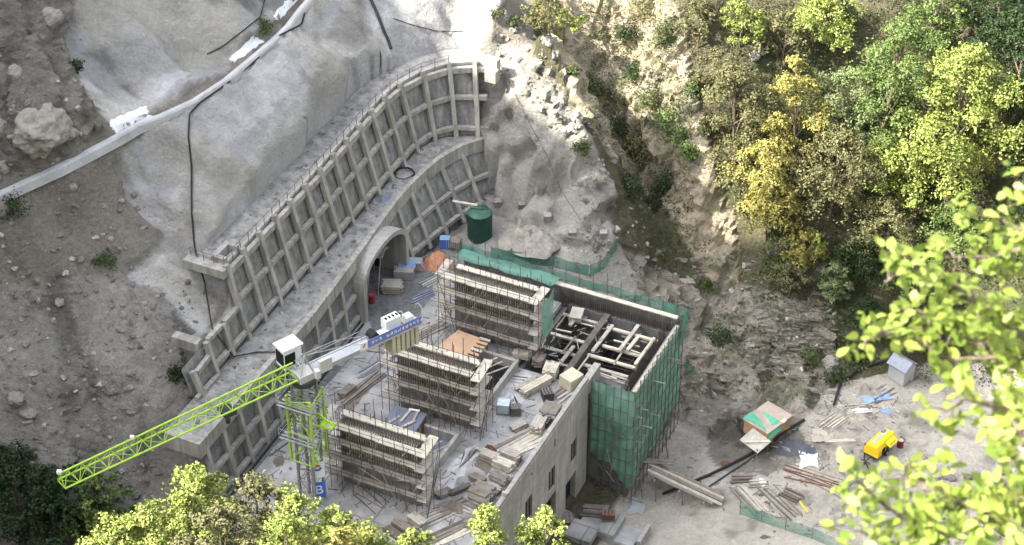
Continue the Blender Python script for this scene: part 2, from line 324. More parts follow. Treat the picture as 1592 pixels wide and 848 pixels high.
# projected pixel of every vertex, used only to look up which ground cover grows or lies there
rx, ry, rz = X - CAM.x, Y - CAM.y, Zt - CAM.z
dep = rx * DV.x + ry * DV.y + rz * DV.z; dep = np.where(dep < 5, 1e6, dep)
PX = 796 + FPX * (rx * RV.x + ry * RV.y) / dep; PY = 424 - FPX * (rx * UV.x + ry * UV.y + rz * UV.z) / dep
P3 = np.stack([X, Y, Zt], 1)
jx, jy = fbm(P3, 5, 4, 3) * 26, fbm(P3, 5, 4, 4) * 26
def inpoly(poly, jit=1.0):
    x = PX + jx * jit; y = PY + jy * jit; r = np.zeros(len(x), bool); n = len(poly)
    for i in range(n):
        xa, ya = poly[i]; xb, yb = poly[(i + 1) % n]
        if ya == yb: continue
        c = ((ya > y) != (yb > y)) & (x < (xb - xa) * (y - ya) / (yb - ya) + xa); r ^= c
    return r
near = (B_ > -45) & (A_ > -58)
shotA = inpoly([(188,240),(250,195),(300,170),(390,105),(440,60),(480,5),(500,-80),(790,-80),(770,60),(750,85),(700,90),(600,150),(480,300),(370,400),(320,520),(330,600),(296,495),(250,445),(190,418),(262,372),(210,325),(185,262)], .6) & near
shotS = inpoly([(745,40),(830,90),(905,190),(945,290),(955,375),(890,385),(800,340),(745,320)], .6) & near & ~shotA
shotB = inpoly([(118,-80),(490,-80),(440,20),(350,108),(225,185),(180,212),(130,160),(110,60)], .7) & near
rockL = inpoly([(-60,-80),(118,-80),(100,60),(120,150),(150,210),(60,260),(-60,290)], .8) & near
slide = inpoly([(-60,455),(130,425),(190,420),(250,445),(296,495),(330,600),(290,650),(340,760),(300,900),(-60,900)], .5) & near
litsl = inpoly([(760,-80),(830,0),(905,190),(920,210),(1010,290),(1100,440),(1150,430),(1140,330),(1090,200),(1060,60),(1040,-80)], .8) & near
yard = inpoly([(930,848),(985,720),(1050,650),(1130,690),(1200,705),(1260,640),(1290,600),(1400,575),(1700,540),(1700,950),(900,950)], .5) & near & (Zt < -8.5)
fence_t = inpoly([(690,380),(760,330),(890,380),(960,380),(1040,500),(700,410)], .3) & near
veg = near & ~(shotA | shotB | shotS | rockL | slide | litsl | yard | fence_t) & (PX > 830)
cliff = inpoly([(960,380),(1060,430),(1160,440),(1290,480),(1310,600),(1260,700),(1150,720),(1040,730),(1000,480)], .6) & near & ~yard
camside = B_ < -46
C_soil = np.array((.215, .195, .17)); col = np.tile(C_soil, (len(X), 1))
def setc(m, c): col[m] = c
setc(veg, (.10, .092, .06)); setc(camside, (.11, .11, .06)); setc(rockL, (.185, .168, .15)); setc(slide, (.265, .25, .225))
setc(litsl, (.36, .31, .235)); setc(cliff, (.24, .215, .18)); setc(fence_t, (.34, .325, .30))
setc(shotA, (.345, .345, .35)); setc(shotB, (.33, .33, .33)); setc(shotS, (.31, .30, .275)); setc(yard, (.42, .39, .345))
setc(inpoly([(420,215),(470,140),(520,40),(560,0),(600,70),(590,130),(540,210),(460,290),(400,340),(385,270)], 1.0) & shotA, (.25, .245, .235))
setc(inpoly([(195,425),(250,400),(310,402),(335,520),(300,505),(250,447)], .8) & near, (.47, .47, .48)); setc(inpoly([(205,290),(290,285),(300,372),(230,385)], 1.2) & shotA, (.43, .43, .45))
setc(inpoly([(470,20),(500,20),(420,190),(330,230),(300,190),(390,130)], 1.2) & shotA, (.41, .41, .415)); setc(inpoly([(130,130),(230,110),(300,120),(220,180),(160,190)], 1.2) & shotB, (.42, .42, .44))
shot = shotA | shotB | shotS
n_big = fbm(P3, 9, 4, 21); n_mid = fbm(P3, 3, 4, 22); n_fine = fbm(P3, .9, 3, 23)
warm = smooth((fbm(P3, 7, 3, 25) + .05) * 3)[:, None]
col = col * (1 + .22 * n_big + .16 * n_mid + .16 * n_fine)[:, None]
col = np.where((shotA | shotB)[:, None], col * (1 + warm * np.array((.02, -.01, -.09))), col)
# runoff stains down the sprayed concrete, dark tongues with a shape of their own
along = np.stack([X * .25, Y * 1.0, Zt * .12], 1)
st = smooth((fbm(along, 1.6, 4, 31) - .12) * 4) * smooth((fbm(P3, 11, 2, 32) + .25) * 2.5)
col = np.where(shot[:, None], col * (1 - .5 * st)[:, None], col)
wash = smooth((fbm(P3, 8, 3, 35) - .12) * 4)
col = np.where((shotA | shotB)[:, None], col + (wash * .13)[:, None], col)
# scree: paler washed fines and darker runnels
run = smooth((fbm(np.stack([A_ * 1.0 + B_ * .25, B_ * .13, Zt * .05], 1), 1.7, 4, 33) - .1) * 4)
col = np.where(slide[:, None], col * (1 - .38 * run)[:, None], col)
moss = smooth((fbm(P3, 3.5, 4, 41) - .08) * 5)[:, None]
col = np.where((veg | cliff | (litsl & (PX > 900)))[:, None], col * (1 - moss * .4) + moss * .4 * np.array((.05, .075, .025)), col)
rk = smooth((fbm(P3, 2.6, 4, 43) - .16) * 6)[:, None]
col = np.where((slide | rockL | cliff)[:, None], col * (1 - rk * .5) + rk * .5 * np.array((.34, .32, .28)), col)
dirt = smooth((fbm(P3, 2.2, 4, 45) - .2) * 5)[:, None]
col = np.where(yard[:, None], col * (1 - dirt * .35), col)
crk = np.hypot(X - at(1283,688,-11).x, Y - at(1283,688,-11).y) + fbm(P3, 1, 3, 47) * .6
col = np.where((crk < 1.5)[:, None], col * (.35 + .65 * smooth(crk / 1.5))[:, None], col)      # oil-soaked soil beside the compressor
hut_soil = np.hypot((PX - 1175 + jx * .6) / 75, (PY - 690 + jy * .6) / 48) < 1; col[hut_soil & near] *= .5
berm2 = inwall & (X < xs + .6); setc(berm2, (.38, .375, .37)); col[berm2] *= (1 + .3 * n_mid[berm2] + .25 * n_fine[berm2])[:, None]; setc(cutw, (.22, .22, .22))
col = np.clip(col, .02, .75)
# displacement
amp = np.where(shotA | shotB, 1.35, np.where(shotS, 1.7, np.where(rockL, 1.6, np.where(slide, .85, np.where(yard, .16, np.where(litsl | cliff, 1.5, np.where(veg, .9, .5)))))))
amp = np.where(fence_t, .35, amp); amp = np.where(inwall, .06, amp)
rough_ = rockL | litsl | cliff
d1 = fbm(P3, 4.2, 5, 51, ridge=False, gain=.5); d2 = fbm(P3, 3.6, 5, 52, ridge=True, gain=.6)
folds = fbm(np.stack([X * .4, Y * 1.0, Zt * .3], 1), 4.5, 3, 53)
tilt = np.stack([X * .22 + Zt * .10, Y * .22, Zt * 1.0 + X * .35 - Y * .15], 1)
strata = np.abs(fbm(tilt, 1.5, 4, 57, gain=.6)) * 2 - .45
clefts = -smooth((fbm(np.stack([A_ * 1.0 + Zt * .15, B_ * .5, Zt * .25], 1), 2.4, 3, 58) - .12) * 5)
lump = fbm(P3, 1.5, 3, 59)
disp = np.where(rough_, d2 * .75 + d1 * .4 + strata * .5 + clefts * .55, np.where(shotS, d1 * .5 + lump * .8 + d2 * .45 + strata * .2, 0) + np.where(rough_, 0, 0) + np.where(shotS, 0, np.where(shotA | shotB, folds * 1.3 + d1 * .5 + lump * .2, np.where(slide, d1 * .6 - run * .55 + n_fine * .2, d1 + .3 * n_fine)))) * amp
# dark crease between two sprayed faces
cl = [at(575, -5, 18), at(592, 40, 16), at(607, 76, 13.6)]
GZ = Zt.reshape(GX.shape)
tx = np.gradient(GZ, gx, axis=1).ravel(); ty = np.gradient(GZ, gy, axis=0).ravel()
nrm = np.stack([-tx, -ty, np.ones_like(tx)], 1); nrm /= np.linalg.norm(nrm, axis=1)[:, None]
edge = smooth((np.minimum.reduce([np.abs(X - 14), np.abs(X + 9.6)]) ) / 1.0)
V = P3 + nrm * (disp)[:, None]
flat_b = (X > -9.6) & (X < 14) & (Y < -2.2) & (Y > -52); V[flat_b] = P3[flat_b]
ny, nx = GX.shape
idx = np.arange(nx * ny).reshape(ny, nx)
q = np.stack([idx[:-1, :-1], idx[:-1, 1:], idx[1:, 1:], idx[1:, :-1]], -1).reshape(-1, 4)
qc = V[q].mean(1)
hole = (qc[:, 0] > -12.6) & (qc[:, 0] < -8.7) & (qc[:, 1] > -12.7) & (qc[:, 1] < -4.7)      # mouth of the tunnel
q = q[~hole]
flat = ~(rough_ | slide | (veg & (PX < 1120)))[q[:, 0]]
grain = np.where(shot | inwall, .6, np.where(yard | fence_t, .6, 1.0))
def grid_mesh(name, V, q, col, m):
    me = bpy.data.meshes.new(name); me.vertices.add(len(V)); me.vertices.foreach_set('co', V.astype(np.float32).ravel())
    me.loops.add(q.size); me.loops.foreach_set('vertex_index', q.astype(np.int32).ravel())
    me.polygons.add(len(q)); me.polygons.foreach_set('loop_start', np.arange(0, q.size, 4, dtype=np.int32))
    if 'loop_total' in me.polygons[0].bl_rna.properties and not me.polygons[0].bl_rna.properties['loop_total'].is_readonly:
        me.polygons.foreach_set('loop_total', np.full(len(q), 4, dtype=np.int32))
    me.update(calc_edges=True); me.validate()
    if col is not None:
        at_ = me.color_attributes.new('soil', 'FLOAT_COLOR', 'POINT')
        at_.data.foreach_set('color', np.concatenate([col, grain[:, None]], 1).astype(np.float32).ravel())
    me.polygons.foreach_set('use_smooth', flat); me.materials.append(m)
    o = bpy.data.objects.new(name, me); scene.collection.objects.link(o); return o
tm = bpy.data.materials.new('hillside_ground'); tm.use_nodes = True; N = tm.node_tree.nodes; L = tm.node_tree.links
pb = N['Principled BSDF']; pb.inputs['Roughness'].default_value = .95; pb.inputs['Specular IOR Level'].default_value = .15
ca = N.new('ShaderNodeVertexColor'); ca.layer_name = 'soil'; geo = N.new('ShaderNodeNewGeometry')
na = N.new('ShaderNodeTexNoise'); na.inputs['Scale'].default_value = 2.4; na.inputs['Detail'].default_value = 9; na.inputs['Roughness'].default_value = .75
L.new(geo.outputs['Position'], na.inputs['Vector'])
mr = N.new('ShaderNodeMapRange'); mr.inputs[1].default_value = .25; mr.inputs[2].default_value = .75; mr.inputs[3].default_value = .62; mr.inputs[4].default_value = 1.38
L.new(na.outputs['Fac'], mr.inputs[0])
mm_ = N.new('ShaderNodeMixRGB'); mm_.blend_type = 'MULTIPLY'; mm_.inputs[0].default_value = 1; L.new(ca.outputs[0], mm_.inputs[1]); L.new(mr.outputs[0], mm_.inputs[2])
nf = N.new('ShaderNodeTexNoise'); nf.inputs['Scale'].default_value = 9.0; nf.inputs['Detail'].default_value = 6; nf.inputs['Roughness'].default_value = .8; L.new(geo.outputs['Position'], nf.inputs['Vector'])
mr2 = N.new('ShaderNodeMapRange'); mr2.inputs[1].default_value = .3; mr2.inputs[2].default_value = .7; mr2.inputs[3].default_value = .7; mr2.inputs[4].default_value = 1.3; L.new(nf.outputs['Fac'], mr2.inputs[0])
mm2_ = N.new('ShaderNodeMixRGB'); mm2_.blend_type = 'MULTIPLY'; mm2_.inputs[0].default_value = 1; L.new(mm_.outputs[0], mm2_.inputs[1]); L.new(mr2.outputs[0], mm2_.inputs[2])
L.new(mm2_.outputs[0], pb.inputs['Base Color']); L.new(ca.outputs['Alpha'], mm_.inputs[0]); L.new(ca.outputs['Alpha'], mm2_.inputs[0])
nb = N.new('ShaderNodeTexNoise'); nb.inputs['Scale'].default_value = 1.6; nb.inputs['Detail'].default_value = 10; nb.inputs['Roughness'].default_value = .7
L.new(geo.outputs['Position'], nb.inputs['Vector'])
bp = N.new('ShaderNodeBump'); bp.inputs['Strength'].default_value = .9; bp.inputs['Distance'].default_value = .7
L.new(nb.outputs['Fac'], bp.inputs['Height']); L.new(bp.outputs[0], pb.inputs['Normal'])
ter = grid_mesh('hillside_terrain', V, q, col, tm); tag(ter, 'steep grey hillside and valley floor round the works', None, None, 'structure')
BVH = BVHTree.FromPolygons([tuple(v) for v in V], [tuple(int(i) for i in f) for f in q])
def hit(px, py, lift=0.0):
    r = ray(px, py).normalized(); h = BVH.ray_cast(CAM + r * 60, r, 600)
    return (h[0] + ZV * lift) if h[0] is not None else at(px, py, -11)
def drop(x, y, top=200):
    h = BVH.ray_cast(Vector((x, y, top)), Vector((0, 0, -1)), 500); return h[0].z if h[0] is not None else 0.0

# ------------------------------------------------------------------ retaining wall in two lattice tiers
def curve_pts(fx, ys, z): return [Vector((float(fx(y)), y, z)) for y in ys]
def lerp(p, q, t): return p + (q - p) * t
def wall_tier(name, label, foot, top, zs, colsel, fascia, skip=None, panelpad=.28):
    """foot, top: matching point lists (columns). zs: beam positions as fractions"""
    root = thing(name, foot[len(foot) // 2], label, 'retaining wall', 'tiers of the concrete lattice wall')
    n = len(foot); pm = MB()
    outs = []
    for i in range(n):
        a, b = max(0, i - 1), min(n - 1, i + 1); t = (foot[b] - foot[a]).normalized(); nn = Vector((t.y, -t.x, 0)); outs.append(nn)
    for i in range(n - 1):
        if skip and skip(i): continue
        f0, f1, t0, t1 = foot[i] - outs[i] * panelpad, foot[i + 1] - outs[i + 1] * panelpad, top[i] - outs[i] * panelpad, top[i + 1] - outs[i + 1] * panelpad
        pm.sheet([[f0, f1], [lerp(f0, t0, .5), lerp(f1, t1, .5)], [t0, t1]])
    pm.obj('panel', 'panel', root)
    for i in range(n):
        if not colsel(i): continue
        p, q = foot[i] + outs[i] * .02 - ZV * .25, top[i] + outs[i] * .02 + (ZV * (.55 if fascia == 'upper' else 0))
        MB().bar(p, q, .46, .52, up=outs[i]).obj('column', 'wallconc', root)
    for k, f in enumerate(zs):
        for i in range(n - 1):
            if skip and skip(i): continue
            p, q = lerp(foot[i], top[i], f), lerp(foot[i + 1], top[i + 1], f)
            e = (q - p).normalized() * .24
            MB().bar(p + e + outs[i] * .0, q - e + outs[i + 1] * .0, .46, .44).obj('beam', 'wallconc', root)
    return root, outs
ysU = [-32.85 + 2.76 * k for k in range(15)]
footU = curve_pts(f_foot1, ysU, ZL) + [Vector((-12.7, 8.4, ZL)), Vector((-11.15, 10.2, ZL)), Vector((-8.95, 10.9, ZL))]
topU = curve_pts(f_top, ysU, ZU) + [Vector((-14.1, 8.75, ZU)), Vector((-12.4, 11.3, ZU)), Vector((-10.2, 12.7, ZU))]
cut = [1 if y < -27.4 else 0 for y in ysU] + [0, 0, 0]
topU2 = [lerp(f, t, .47) if c else t for f, t, c in zip(footU, topU, cut)]
# upper tier : full height part and its lower stepped end share one thing
rootU = thing('retaining_wall', footU[8], 'upper tier of the grey concrete lattice wall with a railed berm on top', 'retaining wall', 'tiers of the concrete lattice wall')
n = len(footU); outsU = []
for i in range(n):
    t = (footU[min(n - 1, i + 1)] - footU[max(0, i - 1)]).normalized(); outsU.append(Vector((t.y, -t.x, 0)))
pm = MB()
for i in range(n - 1):
    hi = topU if not (cut[i]) else topU2
    f0, f1, t0, t1 = [p - o * .3 for p, o in ((footU[i], outsU[i]), (footU[i + 1], outsU[i + 1]), (hi[i], outsU[i]), (hi[i + 1] if not cut[i] else lerp(footU[i + 1], topU[i + 1], .47), outsU[i + 1]))]
    pm.sheet([[f0, f1], [lerp(f0, t0, .5), lerp(f1, t1, .5)], [t0, t1]])
pm.obj('panel', 'panel', rootU)
for i in range(n):
    hi = topU2[i] if cut[i] else topU[i] + ZV * .55
    MB().bar(footU[i] + outsU[i] * .03 - ZV * .2, hi + outsU[i] * .03, .46, .5, up=outsU[i]).obj('column', 'wallconc', rootU)
for i in range(n - 1):
    for f in ((.12, .47) if cut[i] else (.12, .56, .95)):
        p, q = lerp(footU[i], topU[i], f), lerp(footU[i + 1], topU[i + 1], f); e = (q - p).normalized() * .235
        hgt = .62 if f > .9 else .42
        if R_.random() < .0: continue
        MB().bar(p + e, q - e, .44, hgt).obj('beam', 'wallconc', rootU)
# protruding stub ends at the right hand end, kerb along the berm, and the stepped left end
for f in (.12, .56, .95):
    p = lerp(footU[-1], topU[-1], f); t = Vector((.93, .37, 0)).normalized(); MB().bar(p + t * .24, p + t * 1.1, .44, .5).obj('beam_end', 'wallconc', rootU)
for i in range(2, n - 1):
    p, q = topU[i] - outsU[i] * .5 + ZV * .12, topU[i + 1] - outsU[i + 1] * .5 + ZV * .12; e = (q - p).normalized() * .02
    MB().bar(p + e, q - e, .5, .34).obj('berm_kerb', 'concrete', rootU)
bm = MB(); bm.sheet([[p - o * .75 - ZV * .02 for p, o in zip(topU[2:], outsU[2:])], [p - o * 3.2 + ZV * (.05) for p, o in zip(topU[2:], outsU[2:])]]).obj('berm_floor', 'berm', rootU)
SH = Vector((1.35, -2.2, 1.8))
p = topU[2]; MB().hexa([Vector(v) + SH for v in ((-20.2,-25.9,11.9),(-16.0,-25.9,11.9),(-16.0,-24.9,11.9),(-20.2,-24.9,11.9),(-20.2,-25.9,12.75),(-16.0,-25.9,12.75),(-16.0,-24.9,12.75),(-20.2,-24.9,12.75))]).obj('end_block', 'wallconc', rootU)
MB().span(-16.55, -16.05, -27.05, -24.6, 14.1, 15.05).span(-16.0, -15.15, -27.05, -26.6, 14.1, 15.05).span(-16.0, -15.15, -25.0, -24.6, 14.1, 15.05).obj('catch_pit', 'concrete', rootU)
p = topU2[0]; MB().span(-16.85, -14.25, -33.8, -32.9, 9.7, 10.7).obj('end_block', 'wallconc', rootU)
MB().bar(SH + Vector((-14.2, -30.9, 5.3)), SH + Vector((-14.2, -34.4, 5.3)), .4, .5).obj('beam', 'wallconc', rootU)
MB().bar(SH + Vector((-14.9, -30.9, 7.3)), SH + Vector((-14.9, -33.0, 7.0)), .4, .5).obj('beam', 'wallconc', rootU)
MB().bar(SH + Vector((-13.9, -33.6, 4.9)), SH + Vector((-14.9, -33.6, 7.6)), .44, .44).obj('column', 'wallconc', rootU)
MB().sheet([[SH + Vector(v) for v in r] for r in [[(-14.7,-34.2,5),(-14.6,-31,5)],[(-15.6,-34.2,8),(-15.5,-31,8.3)]]]).obj('panel', 'panel', rootU)
MB().span(-10.6, -7.9, 13.1, 13.9, 13.4, 15.0).span(-8.8,-7.6,12.1,12.95,13.0,14.3).obj('end_block', 'concrete', rootU)

# lower tier
ysL = [-40.4 + 2.72 * k for k in range(18)]           # -38.9 .. 7.3
footL = curve_pts(f_foot0, ysL, 0) + [Vector((-7.4, 8.4, 0)), Vector((-6.5, 10.4, 0))]
topL = curve_pts(f_ledge, ysL, ZL - .3) + [Vector((-10.0, 8.8, ZL - .3)), Vector((-8.4, 11.1, ZL - .3))]
nL = len(footL); outsL = []
for i in range(nL):
    t = (footL[min(nL - 1, i + 1)] - footL[max(0, i - 1)]).normalized(); outsL.append(Vector((t.y, -t.x, 0)))
rootL = thing('retaining_wall', footL[6], 'lower tier of the grey concrete lattice wall pierced by the tunnel portal', 'retaining wall', 'tiers of the concrete lattice wall')
TY0, TY1 = -13.2, -4.3
pm = MB(); fl = MB()
for i in range(nL - 1):
    if footL[i + 1].y > TY0 + .4 and footL[i].y < TY1 - .4: continue
    f0, f1, t0, t1 = footL[i] - outsL[i] * .3, footL[i + 1] - outsL[i + 1] * .3, topL[i] - outsL[i] * .3, topL[i + 1] - outsL[i + 1] * .3
    pm.sheet([[f0, f1], [lerp(f0, t0, .5), lerp(f1, t1, .5)], [t0, t1]])
# panel beside and over the portal, leaving the mouth open
yl, yr = ysL[9] if False else None, None
pm.obj('panel', 'panel', rootL)
def inportal(y): return TY0 - .3 < y < TY1 + .3
for i in range(nL):
    if i < len(ysL) and inportal(ysL[i]): continue
    MB().bar(footL[i] + outsL[i] * .03 - ZV * .2, topL[i] + outsL[i] * .03 - ZV * .5, .46, .5, up=outsL[i]).obj('column', 'wallconc', rootL)
for i in range(nL - 1):
    y0, y1 = footL[i].y, footL[i + 1].y
    if y1 < TY0 + .4 or y0 > TY1 - .4:
        for f in (.1, .47):
            p, q = lerp(footL[i], topL[i], f), lerp(footL[i + 1], topL[i + 1], f); e = (q - p).normalized() * .235
            MB().bar(p + e, q - e, .44, .42).obj('beam', 'wallconc', rootL)
for i in range(nL - 1):                                 # deep ledge beam and berm floor
    if inportal((footL[i].y + footL[i + 1].y) / 2) and False: continue
    p, q = topL[i] + outsL[i] * .1 - ZV * .35, topL[i + 1] + outsL[i + 1] * .1 - ZV * .35; e = (q - p).normalized() * .004
    MB().bar(p + e, q - e, .5, 1.45).obj('ledge_beam', 'wallconc', rootL)
fl.sheet([[p - o * .16 + ZV * .3 for p, o in zip(topL, outsL)], [Vector((float(f_foot1(p.y)) - .15, p.y, ZL)) for k, p in enumerate(topL)]])
fl.obj('berm_floor', 'berm', rootL)
MB().hexa([Vector(v) for v in ((-13.0,-41.5,5.5),(-9.45,-41.5,5.5),(-9.45,-40.5,5.5),(-13.0,-40.5,5.5),(-13.0,-41.5,7.12),(-9.5,-41.5,7.12),(-9.5,-40.5,7.12),(-13.0,-40.5,7.12))]).obj('end_block', 'wallconc', rootL)
MB().bar((-9.6, -41.8, 3.1), (-9.2, -40.65, 3.1), .45, .5).obj('beam_end', 'wallconc', rootL)
MB().bar((-7.3, 11.0, 3.2), (-6.2, 12.1, 3.2), .45, .5).obj('beam_end', 'wallconc', rootL)
MB().bar((-6.5, 10.8, .7), (-5.4, 11.8, .7), .45, .5).obj('beam_end', 'wallconc', rootL)
MB().path([(-8.2, -42, .12), (-8.35, -36, .12), (-8.6, -29, .12), (-9.3, -13.6, .12)], .11, 8).obj('drain_pipe', 'black', rootL)

# tunnel portal
pc = Vector((-9.5, -8.75, 0)); HW, LEG, RISE = 4.0, 4.0, 2.35
rootT = thing('tunnel_portal', pc, 'horseshoe concrete tunnel portal jutting out of the lower lattice wall', 'tunnel portal')
def horseshoe(hw, leg, x, rise, n=18):
    return [Vector((x, pc.y - hw, 0)), Vector((x, pc.y - hw, leg * .5)), Vector((x, pc.y - hw, leg))] + [Vector((x, pc.y - hw * math.cos(math.pi * k / n), leg + rise * math.sin(math.pi * k / n) ** .9)) for k in range(1, n)] + [Vector((x, pc.y + hw, leg)), Vector((x, pc.y + hw, leg * .5)), Vector((x, pc.y + hw, 0))]
i0, o0, i1, o1 = horseshoe(HW, LEG, -9.2, RISE), horseshoe(HW + .55, LEG, -9.2, RISE + .5), horseshoe(HW, LEG, -12.4, RISE), horseshoe(HW + .55, LEG, -12.4, RISE + .3)
am = MB(); am.sheet([o1, o0, i0, i1]); am.obj('arch_ring', 'concrete', rootT)
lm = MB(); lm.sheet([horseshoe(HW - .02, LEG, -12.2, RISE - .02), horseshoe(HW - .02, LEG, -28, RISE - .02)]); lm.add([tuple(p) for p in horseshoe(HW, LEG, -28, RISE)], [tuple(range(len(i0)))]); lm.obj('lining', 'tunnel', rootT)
for sgn in (-1, 1):
    ya, yb = pc.y + sgn * (HW + .3), pc.y + sgn * (HW + 3.2)
    xt = float(f_ledge(pc.y + sgn * 5)); MB().sheet([[(-10.1, ya, 0), (-10.1, yb, 0)], [(xt - .3, ya, ZL - .4), (xt - .3, yb, ZL - .4)]]).obj('spandrel', 'panel', rootT)
MB().sheet([[(-11.75, pc.y - 4.6, 5.0), (-11.75, pc.y + 4.6, 5.0)], [(-11.75, pc.y - 4.6, 6.6), (-11.75, pc.y + 4.6, 6.6)]])
# what stands and lies in the tunnel mouth
MB().span(-27.5, -9.3, -12.7, -4.8, -.6, .02).obj('tunnel_floor', 'darkconc', rootT)

# railing on the upper berm
rr = thing('guard_rail', topU[9], 'thin rusty tube railing along the upper berm of the lattice wall', 'railing')
rp = [p - o * .15 + ZV * .5 for p, o in zip(topU[2:-1], outsU[2:-1])]
rp = [Vector((-18.6, -27.2, 14.6)), Vector((-17.1, -27.4, 14.6))] + rp
fine = []
for a, b in zip(rp[:-1], rp[1:]): fine += [a, (a + b) / 2]
fine.append(rp[-1])
for p in fine: MB().tube(p - ZV * .3, p + ZV * .85, .035, n=5).obj('post', 'steel', rr)
for h_ in (.42, .82): MB().path([p + ZV * h_ for p in fine], .024, 5).obj('rail', 'steel', rr)

# ------------------------------------------------------------------ concrete building with the works on its roof
rb = thing('concrete_building', (2, -27, -12), 'long grey concrete building whose flat roof carries the works', 'building')
MB().span(-9.7, 13.4, -52, -13.0, -.6, 0).span(-9.7, 6.4, -12.99, -2.3, -.6, 0).obj('roof_slab', 'slab', rb)
wins = [(892,701,.75,2.5,'w'),(858,745,.75,2.6,'w'),(822,792,.8,2.7,'w'),(887,765,1.3,3.6,'d'),(856,794,1.3,3.4,'d'),(863,685,.16,1.5,'s'),(827,730,.16,1.5,'s'),(790,778,.16,1.6,'s')]
holes = []
for px, py, w, hh, k in wins:
    p = on_x(px, py, 14); holes.append((p.y - w * .9, p.y + w * .9, p.z - hh * .5, p.z + hh * .5, k))
ys = sorted(set([-52, -13] + [v for h_ in holes for v in h_[:2]])); zs_ = sorted(set([-12.4, -.05] + [v for h_ in holes for v in h_[2:4]]))
fw = MB()
def solid(ya, yb, za, zb):
    yc, z_c = (ya + yb) / 2, (za + zb) / 2
    return not any(h_[0] < yc < h_[1] and h_[2] < z_c < h_[3] for h_ in holes)
for ya, yb in zip(ys[:-1], ys[1:]):
    for za, zb in zip(zs_[:-1], zs_[1:]):
        if solid(ya, yb, za, zb): fw.add([(14, ya, za), (14, yb, za), (14, yb, zb), (14, ya, zb)], [(0, 1, 2, 3)])
for ya, yb, za, zb, k in holes:
    d_ = .55; fw.add([(14, ya, za), (14, yb, za), (14, yb, zb), (14, ya, zb), (14 - d_, ya, za), (14 - d_, yb, za), (14 - d_, yb, zb), (14 - d_, ya, zb)], [(0, 4, 5, 1), (1, 5, 6, 2), (2, 6, 7, 3), (3, 7, 4, 0)])
fw.span(13.4, 13.99, -13.6, -13.02, -12.4, -.05)
fw.obj('wall', 'boardconc', rb)
for ya, yb, za, zb, k in holes:
    nm = {'w': 'window', 'd': 'doorway', 's': 'wall_slot'}[k]
    xd = 13.72 if k == 'w' else 13.44
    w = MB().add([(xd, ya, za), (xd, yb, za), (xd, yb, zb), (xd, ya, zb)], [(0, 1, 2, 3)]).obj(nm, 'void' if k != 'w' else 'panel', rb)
    if k == 'w':
        fr = MB().span(13.74, 13.86, ya, ya + .1, za, zb).span(13.74, 13.86, yb - .1, yb, za, zb).span(13.74, 13.86, ya + .1, yb - .1, zb - .1, zb).span(13.74, 13.86, ya + .1, yb - .1, za, za + .1).span(13.75, 13.84, (ya + yb) / 2 - .05, (ya + yb) / 2 + .05, za + .1, zb - .1)
        fr.obj('frame', 'steel', w)
MB().span(13.42, 14.06, -52, -10.4, -.04, 1.05).obj('parapet', 'concrete', rb)
MB().span(13.62, 14.0, -13.0, -10.45, -.75, -.05).obj('parapet_bracket', 'concrete', rb)
# low pit walls between the firewalls
def low_wall(pts, h_, label):
    m = MB()
    for i, (a, b) in enumerate(zip(pts[:-1], pts[1:])):
        a, b = Vector((*a, 0)), Vector((*b, 0)); t = (b - a).normalized(); m.bar(a + ZV * h_ / 2 - t * .15 * (i > 0), b + ZV * h_ / 2 + t * .15, .34, h_ + i * .006)
    return m.obj('low_wall', 'concrete', None, label, 'wall', 'low pit walls on the roof')
low_wall([(6.3, -32.2), (6.4, -24.9), (1.0, -24.9)], 1.0, 'low concrete pit wall behind the frontmost scaffolded firewall')
low_wall([(6.7, -21.2), (6.75, -13.3), (2.6, -13.2)], 1.0, 'low concrete pit wall between the middle and rearmost scaffolded firewalls')
MB().span(1.2, 6.1, -31.5, -25.1, .0, .03).obj('pit_floor', 'bluegrey', rb)
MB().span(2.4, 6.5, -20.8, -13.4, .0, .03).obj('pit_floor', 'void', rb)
for a, b in (((-8.9, -44), (13.0, -44.6)), ((-8.6, -31), (-1, -31.3)), ((-4.6, -52), (-4.2, -3)), ((-8.7, -18), (-1, -18.2))):
    pass
# joints and wet stains come with the slab: dark gutter strip along the wall foot
MB().span(-8.95, -8.1, -51, -20, .004, .03).obj('gutter', 'darkconc', rb)

# ------------------------------------------------------------------ the three firewalls, each wrapped in tube scaffolding
def firewall(x0, x1, yf, label):
    root = thing('firewall', ((x0 + x1) / 2, yf + 1.3, 0), label, 'firewall', 'firewalls under construction on the roof')
    w0, w1, ya, yb = x0 + .55, x1 - .35, yf + 1.15, yf + 1.75
    MB().span(w0, w1, ya, yb, 0, 3.5).obj('concrete_wall', 'panel', root)
    MB().span(w0 - .02, w1 + .02, ya - .06, yb + .06, 3.51, 7.0).obj('formwork', 'ply', root)
    st = MB(); k = w0 + .1
    while k < w1:
        st.span(k, k + .07, ya - .15, ya - .062, 3.52, 7.02); st.span(k, k + .07, yb + .062, yb + .15, 3.52, 7.02); k += .235
    o = st.obj('formwork_studs', 'plank2', root)
    wal = MB()
    for z in (3.9, 4.6, 5.3, 6.0, 6.7): wal.span(w0 - .3, w1 + .3, ya - .22, ya - .152, z, z + .09)
    wal.obj('formwork_walers', 'steel', root)
    rb_ = MB(); k = w0 + .15
    while k < w1 - .1:
        for yy in (ya + .1, yb - .1): rb_.tube((k, yy, 6.95), (k + R_.uniform(-.04, .04), yy, 7.35 + R_.uniform(0, .35)), .018, n=4)
        k += .3
    rb_.obj('starter_bars', 'rebar', root)['kind'] = 'stuff'
    MB().span(w0 - .1, w1 + .5, yb - .28, yb + .12, 7.4, 7.5).obj('coping_board', 'plank', root)
    return root
